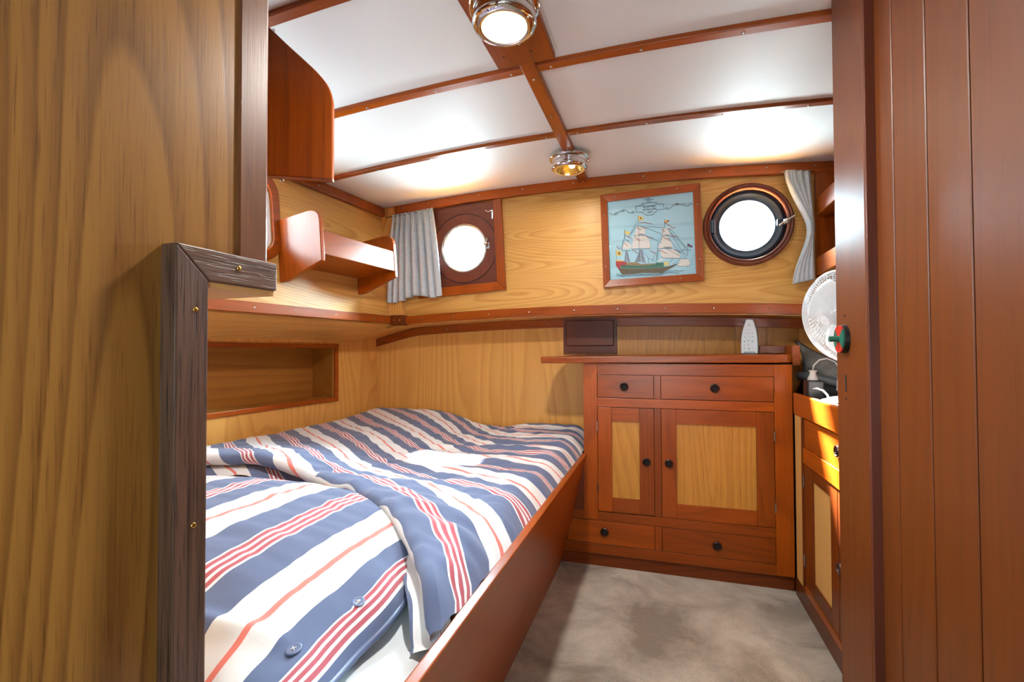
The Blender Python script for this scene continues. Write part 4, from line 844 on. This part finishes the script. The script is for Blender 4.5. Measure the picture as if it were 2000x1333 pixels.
# duvet
FOLD = [(-1.66, .93), (-1.50, 1.0), (-1.376, 1.060), (-1.25, 1.105), (-1.11, 1.118), (-.99, 1.105), (-.89, 1.075), (-.79, 1.040), (-.696, .995), (-.63, .955), (-.575, .918), (-.51, .863), (-.446, .80), (-.40, .745), (-.352, .685), (-.335, .635), (-.322, .585)]
def yfold(x):
    if x <= FOLD[0][0]: return FOLD[0][1]
    for (a, p), (b, q) in zip(FOLD, FOLD[1:]):
        if x <= b: return p + (q - p) * (x - a) / (b - a)
    return FOLD[-1][1]
def dh(x, y):
    z = .548
    hump = sstep(-.90, -1.25, x); z += hump * (.035 + .030 * sstep(1.9, 2.3, y))
    z += .012 * sstep(1.9, 2.3, y) * sstep(-.95, -.6, x)
    z -= .010 * math.exp(-((x + .8) / .14) ** 2) * sstep(1.0, 1.5, y)
    # foot end rounding and the drop behind the side board
    ed = -.347 - x; z -= .066 * (1 - min(1, ed / .085)) ** 2.2 if ed < .085 else 0
    eb = 2.352 - y; z -= .05 * (1 - min(1, max(0, eb) / .05)) ** 2 if eb < .05 else 0
    el = x - xleft(y); z -= .03 * (1 - min(1, max(0, el) / .06)) ** 2 if el < .06 else 0
    # lifted over the pillow
    z += .045 * sstep(.34, .0, y - yfold(x)) * sstep(-.40, -.62, x)
    z += .012 * sstep(.30, .0, y - yfold(x)) * sstep(-.62, -.42, x)
    fl = 1 - hump * .5
    z += fl * (.011 * noise.noise(Vector((x * 3.2, y * 11, 1))) + .0085 * noise.noise(Vector((x * 8, y * 26, 4))) + .0042 * noise.noise(Vector((x * 22, y * 44, 9))))
    # diagonal creases fanning out of the fold
    z += .010 * math.exp(-((y - (1.02 - (x + .66) * .12)) / .022) ** 2) * sstep(-.72, -.55, x) * (1 - sstep(-.42, -.36, x))
    z += .008 * math.exp(-((y - (1.13 - (x + .66) * .25)) / .02) ** 2) * sstep(-.75, -.6, x) * (1 - sstep(-.5, -.36, x))
    return z
def xleft(y): return -1.627 - (2.339 - y) * .0942 + .008
def dxy(u, v):
    y = 1.0
    for _ in range(3):
        x = xleft(y) + (-.347 - xleft(y)) * u
        y0 = yfold(x); y1 = 2.352 + .033 * (x + .9)
        y = y0 + (y1 - y0) * v
    return x, y
def stripe_s(x, y):
    yf = yfold(max(x, -1.2)); d = max(0, y - yfold(x)); w_ = max(0, min(1, d / 1.05))
    g = .72 * (-.95 - x) if x < -.98 else .0
    if -1.06 < x < -.86: q = (-.86 - x) / .20; g = .072 * max(0, q) ** 2
    elif x <= -1.06: g = .072 + .72 * (-1.06 - x)
    h = (yf - 1.05) if x > -.95 else g + (yfold(-.95) - 1.05)
    if x > -.40: g += .3 * (x + .40) ** 1 * .5
    return y - 1.05 - (w_ * g + (1 - w_) * h)
def duv(u, v):
    x, y = dxy(u, v); s = stripe_s(x, y)
    s += .30 * max(0, y - 1.18) * sstep(-1.05, -.6, x)
    s += .010 * noise.noise(Vector((x * 4.5, y * 7, 11))) + .008 * noise.noise(Vector((x * 13, y * 19, 6)))
    return (x, s / .262 + .08)
t = Thing('duvet', 'striped duvet turned back diagonally over the bunk', 'duvet', FW, (-1.0, 1.5, .5))
mb = MB(); mb.grid(lambda u, v: (dxy(u, v)[0], dxy(u, v)[1], dh(*dxy(u, v))), 190, 190, duv)
# rolled front edge: the cloth turns down and back under itself, then a second layer beneath
def rollf(u, w):
    x = dxy(u, 0)[0]; y = yfold(x); e = .012; dy = (yfold(x + e) - yfold(x - e)) / (2 * e); n = Vector((dy, -1, 0)).normalized()
    zt = dh(x, y); rr_ = .020 + .004 * noise.noise(Vector((x * 6, 0, 3))); a = pi * w
    rr_ = min(rr_, max(.006, (zt - .470) / 2))
    p = Vector((x, y, zt)) + n * (rr_ * math.sin(a) * 1.3) + Vector((0, 0, -rr_ + rr_ * math.cos(a)))
    return p
def ruv(u, w):
    x = dxy(u, 0)[0]; a, b = duv(u, 0); return (x, b - .20 * w)
mb.grid(rollf, 190, 12, ruv)
def under(u, w):
    p = rollf(u, 1); x = p.x; e = .012; q = Vector((x, 0, 0)); dy = (yfold(x + e) - yfold(x - e)) / (2 * e); n = Vector((dy, -1, 0)).normalized()
    out = .058 + .018 * math.sin(u * 7) + .010 * noise.noise(Vector((x * 5, 1, 1)))
    out *= sstep(0, .08, u)
    return p + n * (out * w - .02) + Vector((0, 0, -.002 - .022 * w ** 2 * (1 if x < -.5 else .5) + .003 * math.sin(u * 40) * w))
mb.grid(under, 190, 8, lambda u, w: (u, duv(u, 0)[1] - .20 - .30 * w))
t.part('duvet_cover', mb, M['stripe'], smooth=True)
